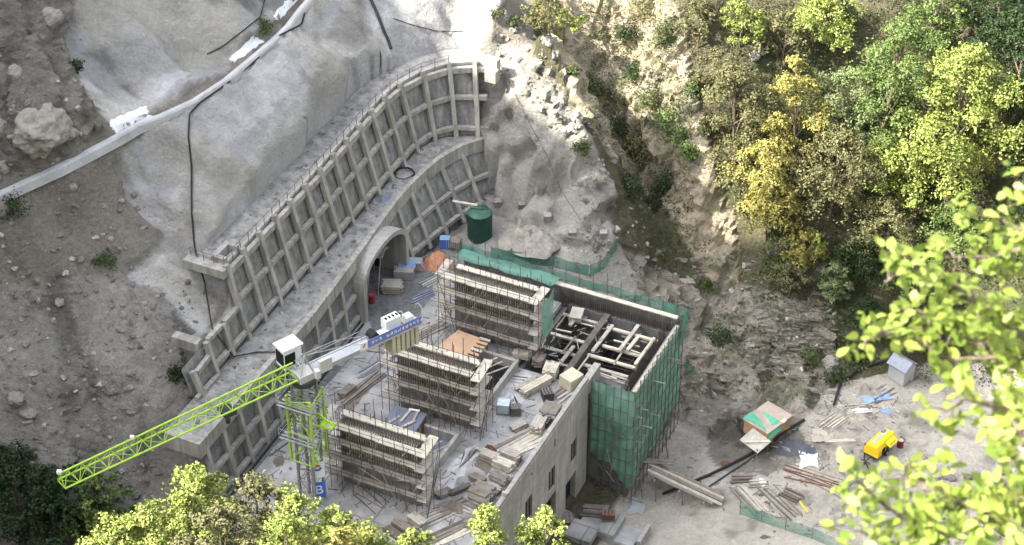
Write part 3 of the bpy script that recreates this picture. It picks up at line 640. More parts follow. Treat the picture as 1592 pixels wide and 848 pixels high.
def scaffold(x0, x1, yf, label, seed, netend=False, extra=0):
    r = random.Random(seed); lifts = [1.72, 3.5, 5.25, 7.0]
    root = thing('scaffolding', ((x0 + x1) / 2, yf, 0), label, 'scaffolding', 'tube scaffolds round the roof firewalls')
    fr, bk = (yf, yf + .95), (yf + 1.95, yf + 2.75)
    nx_ = 9
    xs_ = [x0 + (x1 - x0) * k / (nx_ - 1) for k in range(nx_)]
    for yy in (*fr, bk[0], bk[1]):
        for x in xs_:
            j = r.uniform(-.06, .06); top = 7.6 + r.uniform(.2, 2.0)
            if yy in bk: top -= .4
            MB().tube((x + j, yy, 0), (x + j + r.uniform(-.08, .08), yy + r.uniform(-.05, .05), top), .034, n=5).obj('pole', 'steel', root)
    for xe in (x1 + .9, x0 - .8):
        for yy in (yf + .1, yf + 1.4, yf + 2.7): MB().tube((xe, yy, 0), (xe + r.uniform(-.06, .06), yy, 7.3 + r.uniform(.2, 1.4)), .034, n=5).obj('pole', 'steel', root)
    for z in lifts:
        for yy in (*fr, bk[1]):
            MB().tube((x0 - .9 + r.uniform(-.3, .2), yy + .05, z - .08), (x1 + 1.0 + r.uniform(-.2, .5), yy + .05, z - .08 + r.uniform(-.05, .05)), .03, n=5).obj('ledger', 'steel', root)
        MB().tube((x0 - .5, yf - .03, z + .95), (x1 + .9, yf - .03, z + .95 + r.uniform(-.1, .1)), .028, n=5).obj('guard_tube', 'steel', root)
        MB().tube((x0 - .9, yf + .02, z + .5), (x1 + .6, yf + .02, z + .5 + r.uniform(-.1, .1)), .026, n=5).obj('guard_tube', 'steel', root)
        dm = MB(); x = x0 - .45
        while x < x1 - .2:                                  # boards laid end to end, each a little askew
            x2 = min(x + r.uniform(2.4, 3.4), x1)
            dm.box(((x + x2) / 2, yf + .47 + r.uniform(-.06, .06), z + .02 + r.uniform(0, .02)), (x2 - x - .02, .62 if z < 6.9 else .8, .06), r.uniform(-.012, .012)); x = x2
        dm.obj('deck', 'plank' if z > 5 else 'plank2', root)
        MB().box((x1 + .45 + r.uniform(-.1, .1), yf + 1.35, z + .06), (.9, 3.0 + r.uniform(-.3, .2), .07), r.uniform(-.06, .06), (r.uniform(-.03, .03), r.uniform(-.05, .05))).obj('end_deck', 'plank' if z > 6.9 else 'plank2', root)
        if r.random() < .85:
            MB().box((x0 - .75 + r.uniform(-.1, .1), yf + 1.5, z + .05), (.75, 2.6, .07), r.uniform(-.08, .08), (0, r.uniform(-.08, .08))).obj('end_deck', 'plank2', root)
    MB().box(((x0 + x1) / 2, yf + 2.35, 7.1), (x1 - x0 - .4, .3, .08), r.uniform(-.006, .006)).obj('deck', 'plank', root)
    for k in range(12):                                       # raking braces
        xa = x0 + r.uniform(0, 1) * (x1 - x0); dx = r.choice((-1, 1)) * r.uniform(1.5, 3.2); zt = r.uniform(3.2, 8.3)
        xb = max(x0 - .8, min(x1 + .9, xa + dx)); zb = 0 if k < 5 else r.uniform(.5, 5)
        MB().tube((xa, yf - .12 - (.9 if zb == 0 else 0) * r.random(), zb), (xb, yf - .1, zt), .03, n=5).obj('brace', 'palesteel' if k % 3 == 0 else 'steel', root)
    for k in range(4):
        ya_ = yf + r.uniform(0, .5); MB().tube((x1 + .95, ya_, r.uniform(0, 2)), (x1 + .95, ya_ + 2.2, r.uniform(4, 7)), .03, n=5).obj('brace', 'steel', root)
    for k in range(22 + extra):                                   # transoms sticking out
        x = r.choice(xs_); z = r.choice(lifts) - .12
        MB().tube((x + .05, yf - r.uniform(.3, .9), z), (x + .05, yf + 1.1, z), .028, n=5).obj('transom', 'palesteel' if r.random() < .4 else 'steel', root)
    if netend:
        MB().sheet([[(x1 + 1.1, yf + .6, 2.5), (x1 + 1.15, yf + 1.8, 2.4), (x1 + 1.1, yf + 3, 2.6)], [(x1 + 1.05, yf + .6, 7), (x1 + 1.2, yf + 1.8, 6.8), (x1 + 1.1, yf + 3, 7.2)]]).obj('net', 'net', root)
    return root
FWX = [(-.9, 7.5, -34.75), (-1.0, 7.2, -23.8), (-1.3, 7.4, -11.9)]
names = [('frontmost grey firewall with dark formwork on its upper half, beside the crane mast',
          'frontmost tube scaffold on the roof, right beside the green crane mast'),
         ('middle grey firewall with dark formwork, in front of the pinkish plywood deck',
          'middle tube scaffold on the roof, beside the white liquid tote'),
         ('rearmost grey firewall with dark formwork, next to the open green-netted tower',
          'rearmost tube scaffold on the roof, backed by a green net')]
for k, (x0, x1, yf) in enumerate(FWX):
    firewall(x0, x1, yf, names[k][0]); scaffold(x0, x1, yf, names[k][1], 40 + k, k == 2)

# ------------------------------------------------------------------ green netted tower with an open rebar pit on top
rt = thing('tower_building', (12.5, -7, -13), 'unfinished concrete tower with an open grid of beams on top, wrapped in green net', 'building')
def slabbox(nm, m, *a): return MB().span(*a).obj(nm, m, rt)
slabbox('wall', 'darkconc', 7.0, 17.9, -12.4, -11.95, -13, -.9); slabbox('wall', 'darkconc', 17.4, 17.9, -11.94, -2.1, -13, -.9)
slabbox('wall', 'darkconc', 7.0, 17.9, -2.09, -1.6, -13, -.2); slabbox('wall', 'darkconc', 6.5, 6.95, -12.4, -1.6, -13, -.7)
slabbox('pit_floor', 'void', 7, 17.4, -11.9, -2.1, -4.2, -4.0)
slabbox('dividing_wall', 'ply', 10.9, 11.5, -11.9, -2.1, -3.9, .1)
MB().span(-4.5, 18.0, -1.58, -1.25, -.5, 1.35).obj('rim_wall', 'darkconc', rt)
MB().box((6.8, -1.4, 1.45), (22.6, .5, .12), -.0).obj('rim_board', 'plank', rt)
MB().box((18.15, -7.2, .55), (.34, 10.6, .5)).obj('rim_wall', 'darkconc', rt)
MB().box((18.35, -7.2, .86), (.42, 10.8, .1)).obj('rim_board', 'plank2', rt)
cage = MB()
x = 6.0
while x < 17.8:
    cage.tube((x, -1.75, -2.6), (x + R_.uniform(-.06, .06), -1.75, 1.1 + R_.uniform(0, .5)), .03, n=4)
    cage.tube((x + .1, -2.0, -2.6), (x + .1 + R_.uniform(-.08, .08), -2.0, .7 + R_.uniform(0, .4)), .03, n=4); x += .2
y = -11.8
while y < -2:
    cage.tube((17.2, y, -3), (17.2, y + R_.uniform(-.05, .05), .9 + R_.uniform(0, .5)), .026, n=4)
    cage.tube((16.9, y, -3), (16.9, y, .6), .026, n=4); y += .27
for z in np.arange(-2.4, .9, .35):
    cage.tube((6, -1.85, z), (17.2, -1.85, z), .022, n=4); cage.tube((17.15, -11.8, z), (17.15, -2, z), .022, n=4)
y = 11.7
while y < 15.5: cage.tube((y, -11.3, -2.4), (y, -11.3, -.2), .02, n=4); y += .2
for z in np.arange(-2.3, -.2, .22): cage.tube((11.6, -11.3, z), (15.5, -11.3, z), .018, n=4)
for k in range(60):
    xx = R_.choice((R_.uniform(7.2, 10.6), R_.uniform(11.8, 16.8))); yy = R_.uniform(-11.5, -2.5); l_ = R_.uniform(1, 3.5)
    if R_.random() < .5: cage.tube((xx, yy, -.9 + R_.uniform(-.3, .3)), (min(16.9, xx + l_), yy + .1, -.9), .035, n=4)
    else: cage.tube((xx, yy, -.9 + R_.uniform(-.3, .3)), (xx + .1, min(-2.2, yy + l_), -.9), .035, n=4)
for k in range(34):                                         # mesh mats over the open bays
    cage.tube((7.1, -11.7 + k * .28, -1.5), (10.8, -11.7 + k * .28, -1.5), .017, n=4)
for k in range(14): cage.tube((7.2 + k * .27, -11.8, -1.48), (7.2 + k * .27, -2.2, -1.48), .017, n=4)
cg = cage.obj('rebar_cage', 'rebar', rt); cg['kind'] = 'stuff'
def beam_t(p, q, w=.34, h=.2, m='plank', nm='timber_beam'): MB().bar(p, q, w, h).obj(nm, m, rt)
for (x0, x1, y, z) in ((11.8, 17.0, -3.6, -.3), (12.4, 16.6, -6.1, -.5), (11.7, 16.7, -8.0, -.45), (11.8, 16.4, -9.4, -.55), (7.0, 10.6, -3.2, -.6), (7.1, 10.8, -6.3, -.7), (7.0, 10.7, -8.4, -.75), (7.0, 9.6, -10.3, -.8)):
    beam_t((x0, y, z), (x1, y + .1, z), m=R_.choice(('plank', 'plank2')))
for (x, y0, y1, z) in ((12.1, -7.8, -3.3, -.1), (14.4, -6.8, -2.4, .05), (15.0, -6.2, -3.9, -.1), (16.5, -7.8, -3.4, -.1), (8.5, -5.0, -2.5, -.2), (9.9, -10.6, -7.5, -.4)):
    beam_t((x, y0, z), (x + .15, y1, z), m=R_.choice(('plank', 'plank2')))
for k in range(26):
    bx = R_.uniform(11.8, 15.5) if k % 2 else R_.uniform(7.2, 9.6); by = R_.uniform(-11, -2.8); l_ = R_.uniform(1.2, 3.2)
    if k % 3: beam_t((bx, by, -.75 + .02 * k), (min(bx + l_, 16.9), by + R_.uniform(-.2, .2), -.75 + .02 * k), .16, .1, R_.choice(('plank2', 'plank3', 'plank')))
    else: beam_t((bx, by, -.7 + .02 * k), (bx + R_.uniform(-.2, .2), min(by + l_, -2.3), -.7 + .02 * k), .16, .1, R_.choice(('plank2', 'plank3')))
MB().span(13.2, 16.8, -11.8, -9.9, -1.2, -.62).obj('stair_slab', 'darkconc', rt)
MB().box((8.5, -3.4, .0), (1.2, 1.7, .5), .2).obj('board_pile', 'plank2', rt)
# scaffold and net round the tower
rs = thing('scaffolding', (16.5, -13, -13), 'tall tube scaffold hung with green debris net round the tower', 'scaffolding')
XF, YF = 18.75, -13.1
fr_x = [14.35 + k * .73 for k in range(7)]; fr_y = [YF + k * .98 for k in range(13)]
for x in fr_x:
    MB().tube((x, YF, -12.6), (x + R_.uniform(-.05, .05), YF, 1.3 + R_.uniform(.0, .6)), .045, n=5).obj('pole', 'steel', rs)
for y in fr_y[1:]:
    MB().tube((XF, y, -12.4), (XF, y + R_.uniform(-.05, .05), 1.4 + R_.uniform(.2, .8)), .045, n=5).obj('pole', 'steel', rs)
for k in range(16):
    x = -4 + k * 1.45; MB().tube((x, -.75, -.5), (x, -.75, 2.6 + R_.uniform(0, 1.3)), .04, n=5).obj('pole', 'steel', rs)
for z in [-12 + 1.5 * k for k in range(9)]:
    MB().tube((14.2, YF + .06, z), (19.4 + R_.uniform(0, .6), YF + .06, z), .04, n=5).obj('ledger', 'steel', rs)
    MB().tube((XF - .06, -13.5 - R_.uniform(0, .4), z + .15), (XF - .06, -.7, z + .15), .04, n=5).obj('ledger', 'steel', rs)
for k in range(9):
    x = R_.uniform(14.8, 18); z_ = R_.uniform(-12, -3); MB().tube((x, YF - .1, z_), (x + R_.uniform(-1.2, 1.2), YF - .1, z_ + R_.uniform(.8, 2.5)), .035, n=5).obj('brace', 'palesteel' if k % 2 else 'steel', rs)
for k in range(8):
    z = R_.uniform(-7, .5); y = R_.uniform(-12, -2); MB().tube((XF - .2, y, z), (XF + R_.uniform(.6, 1.3), y + .1, z), .04, n=5).obj('transom', 'palesteel', rs)
for k in range(3):
    y = -12.5 + k * 3.2; MB().tube((XF + .9, y, -12.0), (XF + .05, y + .3, -7), .045, n=5).obj('brace', 'steel', rs)
def netgrid(f, nu, nv):
    return [[f(i / nu, j / nv) for i in range(nu + 1)] for j in range(nv + 1)]
def wob(a, b): return .07 * math.sin(a * 37 + b * 3) + .05 * math.sin(b * 23 + a * 11) 
MB().sheet(netgrid(lambda u, v: Vector((14.15 + u * 4.35, YF + .28 + wob(u, v), .95 - v * (8.2 + 3.6 * u + .5 * math.sin(u * 9)))), 28, 24)).obj('net', 'net', rs, smooth=True)
MB().sheet(netgrid(lambda u, v: Vector((XF - .25 + wob(u * 2, v), YF + .2 + u * 12.0, 1.0 + .2 * u - v * (11.9 - 1.9 * u + .4 * math.sin(u * 14)))), 48, 24)).obj('net', 'net', rs, smooth=True)
MB().sheet(netgrid(lambda u, v: Vector((-5.2 + u * 24.2, -.62 + wob(u * 3, v) * .8, 2.3 + .1 * math.sin(u * 30) - v * (1.3 + .3 * math.sin(u * 8)))), 60, 6)).obj('net', 'netbright', rs, smooth=True)
MB().sheet(netgrid(lambda u, v: Vector((-4.9 + u * 10.6 , -1.15 - v * 3.3 + .3 * wob(u, v), 2.1 + v * 1.5 - .5 * math.sin(3.1 * v) + .5 * wob(u * 1.7, v + u) + .1 * math.sin(u * 17))), 26, 8)).obj('net', 'netbright', rs, smooth=True)
MB().sheet(netgrid(lambda u, v: Vector((XF + .12 + wob(u, v), -2.2 + u * 1.5, 2.2 - v * 3.2)), 6, 10)).obj('net', 'netbright', rs, smooth=True)
MB().sheet(netgrid(lambda u, v: Vector((XF + .2 + u * 1.2 + .2 * math.sin(v * 5), -1.0 - u * .6, -3.2 - v * 1.2 - u * .8)), 6, 6)).obj('net', 'netbright', rs, smooth=True)

# ------------------------------------------------------------------ tower crane
MX, MY, ZJ = -1.6, -36.9, 14.2
tip = at(95, 751, ZJ + .4); jd = (Vector((tip.x, tip.y, 0)) - Vector((MX, MY, 0))); JL = jd.length; jd.normalize(); js = Vector((-jd.y, jd.x, 0))
rc = thing('tower_crane', (MX, MY, 0), 'lime green flat-top tower crane with a white cab and blue counter-jib banner', 'crane')
def mast_part(z0, z1, hw, m, nm, rch, rl, step):
    mm = MB()
    for sx in (-1, 1):
        for sy in (-1, 1): mm.bar((MX + sx * hw, MY + sy * hw, z0), (MX + sx * hw, MY + sy * hw, z1), rch * 2, rch * 2, up=(1, 0, 0))
    z = z0; f = 1
    while z < z1 - .1:
        zt = min(z + step, z1)
        for (ax, ay), (bx, by) in (((-1, -1), (1, -1)), ((1, -1), (1, 1)), ((1, 1), (-1, 1)), ((-1, 1), (-1, -1))):
            if f < 0: ax, ay, bx, by = bx, by, ax, ay
            mm.tube((MX + ax * hw, MY + ay * hw, z), (MX + bx * hw, MY + by * hw, zt), rl, n=5)
            mm.tube((MX + ax * hw, MY + ay * hw, z), (MX + bx * hw, MY + by * hw, z), rl, n=5)
        z = zt; f = -f
    return mm.obj(nm, m, rc)
mast_part(0, 13.4, .74, 'maststeel', 'mast', .10, .045, 1.35)
mast_part(5.2, 12.4, 1.1, 'lime', 'climbing_cage', .10, .06, 3.2)
for z in (7.8, 11.4):
    pf = MB()
    for k in range(9):
        if 2 < k < 6:
            pf.box((MX - 1.35, MY - 1.5 + k * .375, z), (.9, .16, .04)).box((MX + 1.05, MY - 1.5 + k * .375, z), (.75, .16, .04))
        else: pf.box((MX - .2, MY - 1.5 + k * .375, z), (3.2, .16, .04))
    pl = pf.obj('platform', 'galv', rc)
    rl_ = MB()
    for sx, sy in ((-1, -1), (1, -1), (1, 1), (-1, 1)):
        rl_.tube((MX - .2 + sx * 1.62, MY + sy * 1.62, z), (MX - .2 + sx * 1.62, MY + sy * 1.62, z + 1.05), .03, n=5)
    for hh in (.5, 1.05):
        c4 = [(MX - .2 + sx * 1.62, MY + sy * 1.62, z + hh) for sx, sy in ((-1, -1), (1, -1), (1, 1), (-1, 1))]
        for k in range(4): rl_.tube(c4[k], c4[(k + 1) % 4], .026, n=5)
    rl_.obj('railing', 'galv', pl)
MB().bar((MX + 1.1, MY - .5, 9.4), (MX + 2.7, MY - .3, 9.5), .16, .2).bar((MX + 1.1, MY + .5, 9.4), (MX + 2.7, MY + .3, 9.5), .16, .2).bar((MX + 2.6, MY - .4, 9.5), (MX + 2.6, MY + .4, 9.5), .16, .2).bar((MX + 1.1, MY, 10.4), (MX + 2.6, MY, 9.6), .14, .14).bar((MX + 1.8, MY - .45, 9.62), (MX + 1.8, MY + .45, 9.62), .5, .06).obj('jacking_beam', 'lime', rc)
MB().tube((MX, MY, 13.4), (MX, MY, 13.9), 1.0, n=16).obj('slewing_ring', 'blacksteel', rc)
ct = Vector((MX, MY, 0))
MB().box((MX, MY, 14.25), (1.5, 1.5, .7), math.atan2(jd.y, jd.x)).obj('turntable', 'offwhite', rc)
tw = MB()
top = ct - jd * .1 + ZV * 16.2
for a, b in ((.6, .6), (.6, -.6), (-.7, .6), (-.7, -.6)): tw.tube(ct + jd * a + js * b + ZV * 14.5, top + js * b * .35, .07, n=6)
for h_ in (15.0, 15.6): tw.tube(ct + jd * .4 + js * .45 + ZV * h_, ct + jd * .4 - js * .45 + ZV * h_, .04, n=5)
tw.obj('tower_head', 'galv', rc)
# jib: triangular section, one top chord and two bottom chords
jr = ct + jd * .9; HJ, WJ = 1.45, .62; nb_ = 17
JLn = JL - .9; topc = lambda t: jr + jd * (t * JLn) + ZV * (ZJ + .25 + HJ * (1 - .22 * t)); botc = lambda t, s: jr + jd * (t * JLn) + js * (WJ * s) + ZV * (ZJ + .25)
MB().tube(topc(0), topc(1), .085, n=8).obj('top_chord', 'lime', rc)
for s in (-1, 1): MB().tube(botc(0, s), botc(1, s), .085, n=8).obj('bottom_chord', 'lime', rc)
lc = MB()
for k in range(nb_):
    t0, t1, tm_ = k / nb_, (k + 1) / nb_, (k + .5) / nb_
    for s in (-1, 1):
        lc.tube(botc(t0, s), topc(tm_), .036, n=5); lc.tube(topc(tm_), botc(t1, s), .036, n=5)
    lc.tube(botc(t0, -1), botc(t0, 1), .036, n=5); lc.tube(botc(t0, -1 if k % 2 else 1), botc(t1, 1 if k % 2 else -1), .03, n=5)
lc.tube(botc(1, -1), botc(1, 1), .045, n=5); lc.tube(botc(1, -1), topc(1), .045, n=5); lc.tube(botc(1, 1), topc(1), .045, n=5)
lc.obj('jib_lacing', 'lime', rc)
MB().box(topc(.38 + .32) + ZV * .16, (.32, .28, .26), .4).obj('lamp_housing', 'white', rc)
MB().box(topc(1.0) + ZV * .14, (.35, .3, .28), .4).obj('lamp_housing', 'white', rc)
tc = jr + jd * (.30 * JLn) + ZV * (ZJ - .1)
tr_ = MB().box(tc, (1.1, 1.3, .35), math.atan2(jd.y, jd.x)); tr_.tube(tc + js * .5, tc - js * .5 + ZV * .1, .28, n=10); tr_.tube(tc - ZV * .1, tc - ZV * 1.0, .04, n=5); tr_.box(tc - ZV * 1.1, (.3, .3, .4)); tr_.obj('trolley', 'blacksteel', rc)
# operator's cab, on the far side of the head
cb = ct - js * -1.75 * (1 if js.dot(-RV) > 0 else -1) + jd * .5
side = js if js.dot(-RV) > 0 else -js
cb = ct + side * 1.55 + jd * .3 + ZV * 14.55; ca_ = math.atan2(jd.y, jd.x)
cabo = MB().box(cb + ZV * 1.0, (1.7, 1.35, 2.0), ca_).obj('cab', 'white', rc)
MB().box(cb + ZV * 2.06, (2.0, 1.55, .14), ca_).obj('cab_roof', 'white', cabo)
MB().box(cb + jd * .3 - side * .69 + ZV * .95, (1.0, .04, 1.25), ca_).obj('window', 'void', cabo)
MB().box(cb + jd * .87 + ZV * 1.0, (.04, 1.15, 1.3), ca_).obj('window', 'void', cabo)
MB().box(cb - ZV * .15, (2.0, 1.7, .2), ca_).obj('cab_floor', 'blacksteel', cabo)
# counter-jib
cj = -jd; CL = 11.5; z0 = ZJ + .2
for s in (-1, 1): MB().bar(ct + cj * .8 + side * s * .55 + ZV * z0, ct + cj * CL + side * s * .55 + ZV * z0, .16, .42).obj('counter_jib_girder', 'galv', rc)
MB().bar(ct + cj * .8 + ZV * (z0 + .12), ct + cj * CL + ZV * (z0 + .12), .9, .06).obj('walkway', 'galv', rc)
ns = -side
MB().bar(ct + cj * .6 + ns * .95 + ZV * (z0 + .1), ct + cj * 1.0 + ns * .95 + ZV * (z0 + .1), .5, .8).obj('junction_box', 'offwhite', rc)
MB().bar(ct + cj * 1.1 + ns * .8 + ZV * (z0 + .55), ct + cj * 2.3 + ns * .8 + ZV * (z0 + .55), .35, 1.25).obj('control_cabinet', 'offwhite', rc)
for k in range(6): MB().box(ct + cj * (8.7 + k * .48) - ZV * .0 + ZV * (z0 - .75), (.34, 1.3, 2.6), ca_).obj('counterweight', 'cream', rc)
hz = z0 + .55
MB().box(ct + cj * 8.9 + ZV * (hz + .55), (1.5, .8, 1.0), ca_).obj('hoist_cabinet', 'white', rc)
vm = MB()
for k in range(4): vm.box(ct + cj * (8.4 + k * .36) + ZV * (hz + 1.08), (.16, .3, .08), ca_)
vm.obj('vent_holes', 'void', rc)
MB().tube(ct + cj * 7.0 + side * .45 + ZV * hz, ct + cj * 7.0 - side * .45 + ZV * hz, .42, n=14).obj('hoist_drum', 'black', rc)
MB().box(ct + cj * 7.9 + ns * .35 + ZV * (hz - .1), (1.0, .6, .5), ca_).obj('hoist_motor', 'white', rc)
MB().box(ct + cj * 10.6 + ZV * (hz + .1), (.7, .7, .6), ca_).obj('resistor_box', 'white', rc)
for off in (10.0, 11.8):
    hp = [ct + cj * off + side * (.6 * math.cos(a)) + ZV * (hz + .2 + .85 * math.sin(a)) for a in np.linspace(0, math.pi, 9)]
    MB().path(hp, .035, 5).obj('hoop_rail', 'galv', rc)
# banner along the counter-jib with small white characters
b0, b1 = ct + cj * 6.0 + ns * .78 + ZV * (z0 + .55), ct + cj * 11.5 + ns * .78 + ZV * (z0 + .55)
bn = MB().bar(b0, b1, .04, .8).obj('banner', 'blue', rc)
MB().bar(b0 - cj * .75, b0 - cj * .03, .05, .8).obj('logo_board', 'white', rc)
gl = MB(); gr_ = random.Random(5)
for k in range(14):
    g0 = b0 + cj * (.35 + k * .385) + ns * .035
    if k == 3: continue
    for s_ in range(5):
        if gr_.random() < .5: gl.bar(g0 + ZV * gr_.uniform(-.16, .16), g0 + cj * .26 + ZV * gr_.uniform(-.16, .16) * .3 + ZV * gr_.uniform(-.1, .1), .02, .035)
        else:
            o_ = cj * gr_.uniform(.02, .24); gl.bar(g0 + o_ - ZV * .17, g0 + o_ + ZV * .17, .02, .035, up=cj)
gl.obj('banner_lettering', 'white', bn)
MB().bar(b0 - cj * .5 + ns * .04 - ZV * .1, b0 - cj * .3 + ns * .04 + ZV * .2, .02, .12).obj('logo_mark', 'red', bn)
MB().bar(b0 - cj * .8 + ns * .0 - ZV * .5, b1 - ZV * .5, .1, .14).obj('banner_edge', 'plank', rc)
for s in (-1, 1):
    MB().path([top + side * s * .1, ct + cj * 3.6 + side * s * .5 + ZV * 15.7, ct + cj * 6.3 + side * s * .55 + ZV * (z0 + .4)], .03, 5).obj('tie_rope', 'galv', rc)
    MB().tube(ct + cj * 6.2 + side * s * .5 + ZV * z0, ct + cj * 6.2 + side * s * .5 + ZV * (z0 + 1.1), .03, n=5).obj('hand_rail', 'galv', rc)
MB().path([ct + cj * 1 + side * .55 + ZV * (z0 + 1), ct + cj * 6 + side * .55 + ZV * (z0 + 1.05)], .026, 5).obj('hand_rail', 'galv', rc)
# two signs on the mast: a white one with a red and blue swirl, a blue one lettered B
def panel_sign(px, py, z, w, h_, m, nm):
    c = Vector((MX + .95, MY - .35, z)); o = MB().bar(c - Vector((w / 2, w * .35, 0)), c + Vector((w / 2, w * .35, 0)), .05, h_).obj(nm, m, rc); return c, o
sd_ = Vector((1, .7, 0)).normalized(); fn = Vector((sd_.y, -sd_.x, 0))
c1, s1 = panel_sign(0, 0, 4.2, .95, 1.75, 'white', 'logo_sign'); c2, s2 = panel_sign(0, 0, 1.9, .95, 1.75, 'signblue', 'letter_sign')
def disc_arc(mb, c, r0, r1, a0, a1):
    P = []
    for k in range(11):
        a = a0 + (a1 - a0) * k / 10; P.append([c + sd_ * (math.cos(a) * rr) + ZV * (math.sin(a) * rr) + fn * .035 for rr in (r0, r1)])
    return mb.sheet(P)
disc_arc(MB(), c1 + ZV * .25, .14, .36, .6, 3.4).obj('red_swirl', 'red', s1); disc_arc(MB(), c1 + ZV * .25, .14, .36, 3.8, 6.5).obj('blue_swirl', 'signblue', s1)
def font_mesh(txt, size, origin, xdir, zdir, m, parent, nm):
    cu = bpy.data.curves.new('lettering', 'FONT'); cu.body = txt; cu.size = size; cu.align_x = 'CENTER'; cu.align_y = 'CENTER'; cu.extrude = .01
    ob = bpy.data.objects.new('lettering', cu); scene.collection.objects.link(ob)
    me = bpy.data.meshes.new_from_object(ob.evaluated_get(bpy.context.evaluated_depsgraph_get())); bpy.data.objects.remove(ob)
    vs_ = [origin + xdir * v.co.x + zdir * v.co.y + xdir.cross(zdir) * v.co.z for v in me.vertices]
    mb = MB(); mb.add(vs_, [tuple(p.vertices) for p in me.polygons]); bpy.data.meshes.remove(me); return mb.obj(nm, m, parent)
font_mesh('B', 1.35, c2 + fn * .04, sd_, ZV, 'white', s2, 'letter')

# ------------------------------------------------------------------ stacks, bundles and loose things
def stack(name, px, py, L, W, H, rot, m, label, cat, group=None, z=0.0, layer=.12, pos=None, seed=None, bearers=True, gap=.02, ragged=.12):
    r = random.Random(seed if seed is not None else int(px * 13 + py)); c = Vector(pos) if pos else at(px, py, z); ro = math.radians(rot)
    root = thing(name, c, label, cat, group); mm = Matrix.Rotation(ro, 3, 'Z')
    n = max(1, int(round(H / layer))); zb = .09 if bearers else .0
    if bearers:
        for s in (-.32, .32):
            MB().box(c + mm @ Vector((s * L, 0, .045)), (.1, W * 1.08, .09), ro).obj('bearer', 'plank3', root)
    for k in range(n):
        lay = MB(); nb = max(1, int(round(W / .26))); w = W / nb
        sh = r.uniform(-.04, .04)
        for j in range(nb):
            dl = r.uniform(-ragged, ragged); lay.box(c + mm @ Vector((dl + sh, -W / 2 + w * (j + .5), zb + (k + .5) * layer)), (L * r.uniform(.92, 1), w - gap, layer - gap), ro + r.uniform(-.012, .012))
        lay.obj('plank_layer', r.choice(m) if isinstance(m, (list, tuple)) else m, root)
    return root
PL = ['plank', 'plank2']; PM = ['plank2', 'plank3', 'plank2']; PD = ['plank3', 'ply', 'plank3']
G1 = 'stacks of boards on the building roof'
ST = [
 (856,584,1.5,1.3,1.0,100,PL,'short pale board stack by the tower rim, just behind the cream wrapped pallet'),
 (833,606,3.4,.8,.7,66,PL,'long narrow pale board stack beside a dark block near the tower rim'),
 (818,600,2.6,.5,.35,66,PM,'low grey board stack left of the long pale one near the tower'),
 (855,648,1.7,1.6,1.0,92,PM,'square grey panel stack lying against the roof parapet, topped by flat sheets'),
 (837,668,1.8,1.1,.8,95,PL,'pale board stack on the parapet side, just below a dark crate'),
 (762,716,1.8,.9,.75,-6,PM,'small grey board stack beside the rusty heap on the roof'),
 (795,716,1.7,1.0,.9,-4,PM,'grey board stack with a lighter top, right of the small one by the rusty heap'),
 (783,728,1.9,.9,.7,-6,PL,'pale layered board stack on bearers at the middle of the parapet'),
 (776,748,1.7,.85,.6,-8,PM,'isolated grey board stack on bare wet slab by the parapet'),
 (750,778,1.9,1.7,1.35,-6,PM,'tallest grey panel stack close to the low end of the parapet'),
 (765,762,1.5,.7,.4,-8,PM,'flat board stack touching the tallest panel stack from behind'),
 (649,818,1.7,.9,.8,-20,PM,'tidy grey board stack in front of the frontmost scaffold corner'),
 (635,832,3.4,.8,.7,-18,PD,'long dark board stack at the bottom edge before the frontmost scaffold'),
 (622,843,3.6,.8,.6,-18,PD,'second long dark board stack, nearest the treetops at the bottom'),
 (612,852,3.4,.8,.5,-16,PM,'low grey board stack half hidden by the treetops at the bottom'),
 (733,812,2.0,.6,.5,80,PM,'narrow board stack leaning along the low end of the parapet'),
]
for px, py, L_, W_, H_, ro, m, lab in ST: stack('board_stack', px, py, L_, W_, H_, ro, m, lab, 'board stack', G1)
def boards(name, px, py, L, n, w, rot, m, label, cat='boards', group=None, z=0.0, h=.1, spread=.05, seed=1, th=.08, pos=None):
    r = random.Random(seed + int(px)); c = Vector(pos) if pos else at(px, py, z); ro = math.radians(rot); mm = Matrix.Rotation(ro, 3, 'Z'); root = thing(name, c, label, cat, group)
    for j in range(n):
        o = mm @ Vector((r.uniform(-.1, .1) * L * .6, (j - n / 2 + .5) * (w + spread), th / 2 + r.uniform(0, .02) + (th + .01) * (j % 2 if h > .1 else 0)))
        MB().box(c + o, (L * r.uniform(.85, 1.05), w, th), ro + r.uniform(-.05, .05) * (1 + spread * 4), (0, r.uniform(-.008, .008))).obj('board', r.choice(m) if isinstance(m, (list, tuple)) else m, root)
    return root
G2 = 'loose boards on the building roof'
boards('loose_boards', 822,690, 4.6, 4, .36, 62, ['plank', 'plank'], 'four long pale planks laid side by side along the roof parapet', group=G2)
boards('loose_boards', 797,684, 4.8, 3, .28, 62, PM, 'long grey planks left of the four pale ones on the roof', group=G2)
boards('loose_boards', 770,640+60, 2.4, 2, .2, 66, ['bluegrey', 'plank2'], 'two thin bluish strips lying left of the long planks', group=G2)
boards('loose_boards', 679,800, 3.2, 6, .14, 58, PM, 'scattered thin poles and boards right of the frontmost scaffold', group=G2, spread=.2)
boards('loose_boards', 701,786, 2.6, 5, .22, 58, PD, 'heap of dark offcuts on the slab right of the frontmost scaffold', group=G2, h=.3)
boards('loose_boards', 700,825, 6.4, 3, .3, 60, PD, 'very long dark beams running down to the bottom by the parapet', group=G2)
boards('loose_boards', 722,828, 5.5, 2, .3, 60, PL, 'two long pale beams against the low end of the parapet', group=G2)
boards('loose_boards', 730,790, 2.2, 4, .2, -12, PM, 'short boards laid crosswise beside the tallest panel stack', group=G2, spread=.15)
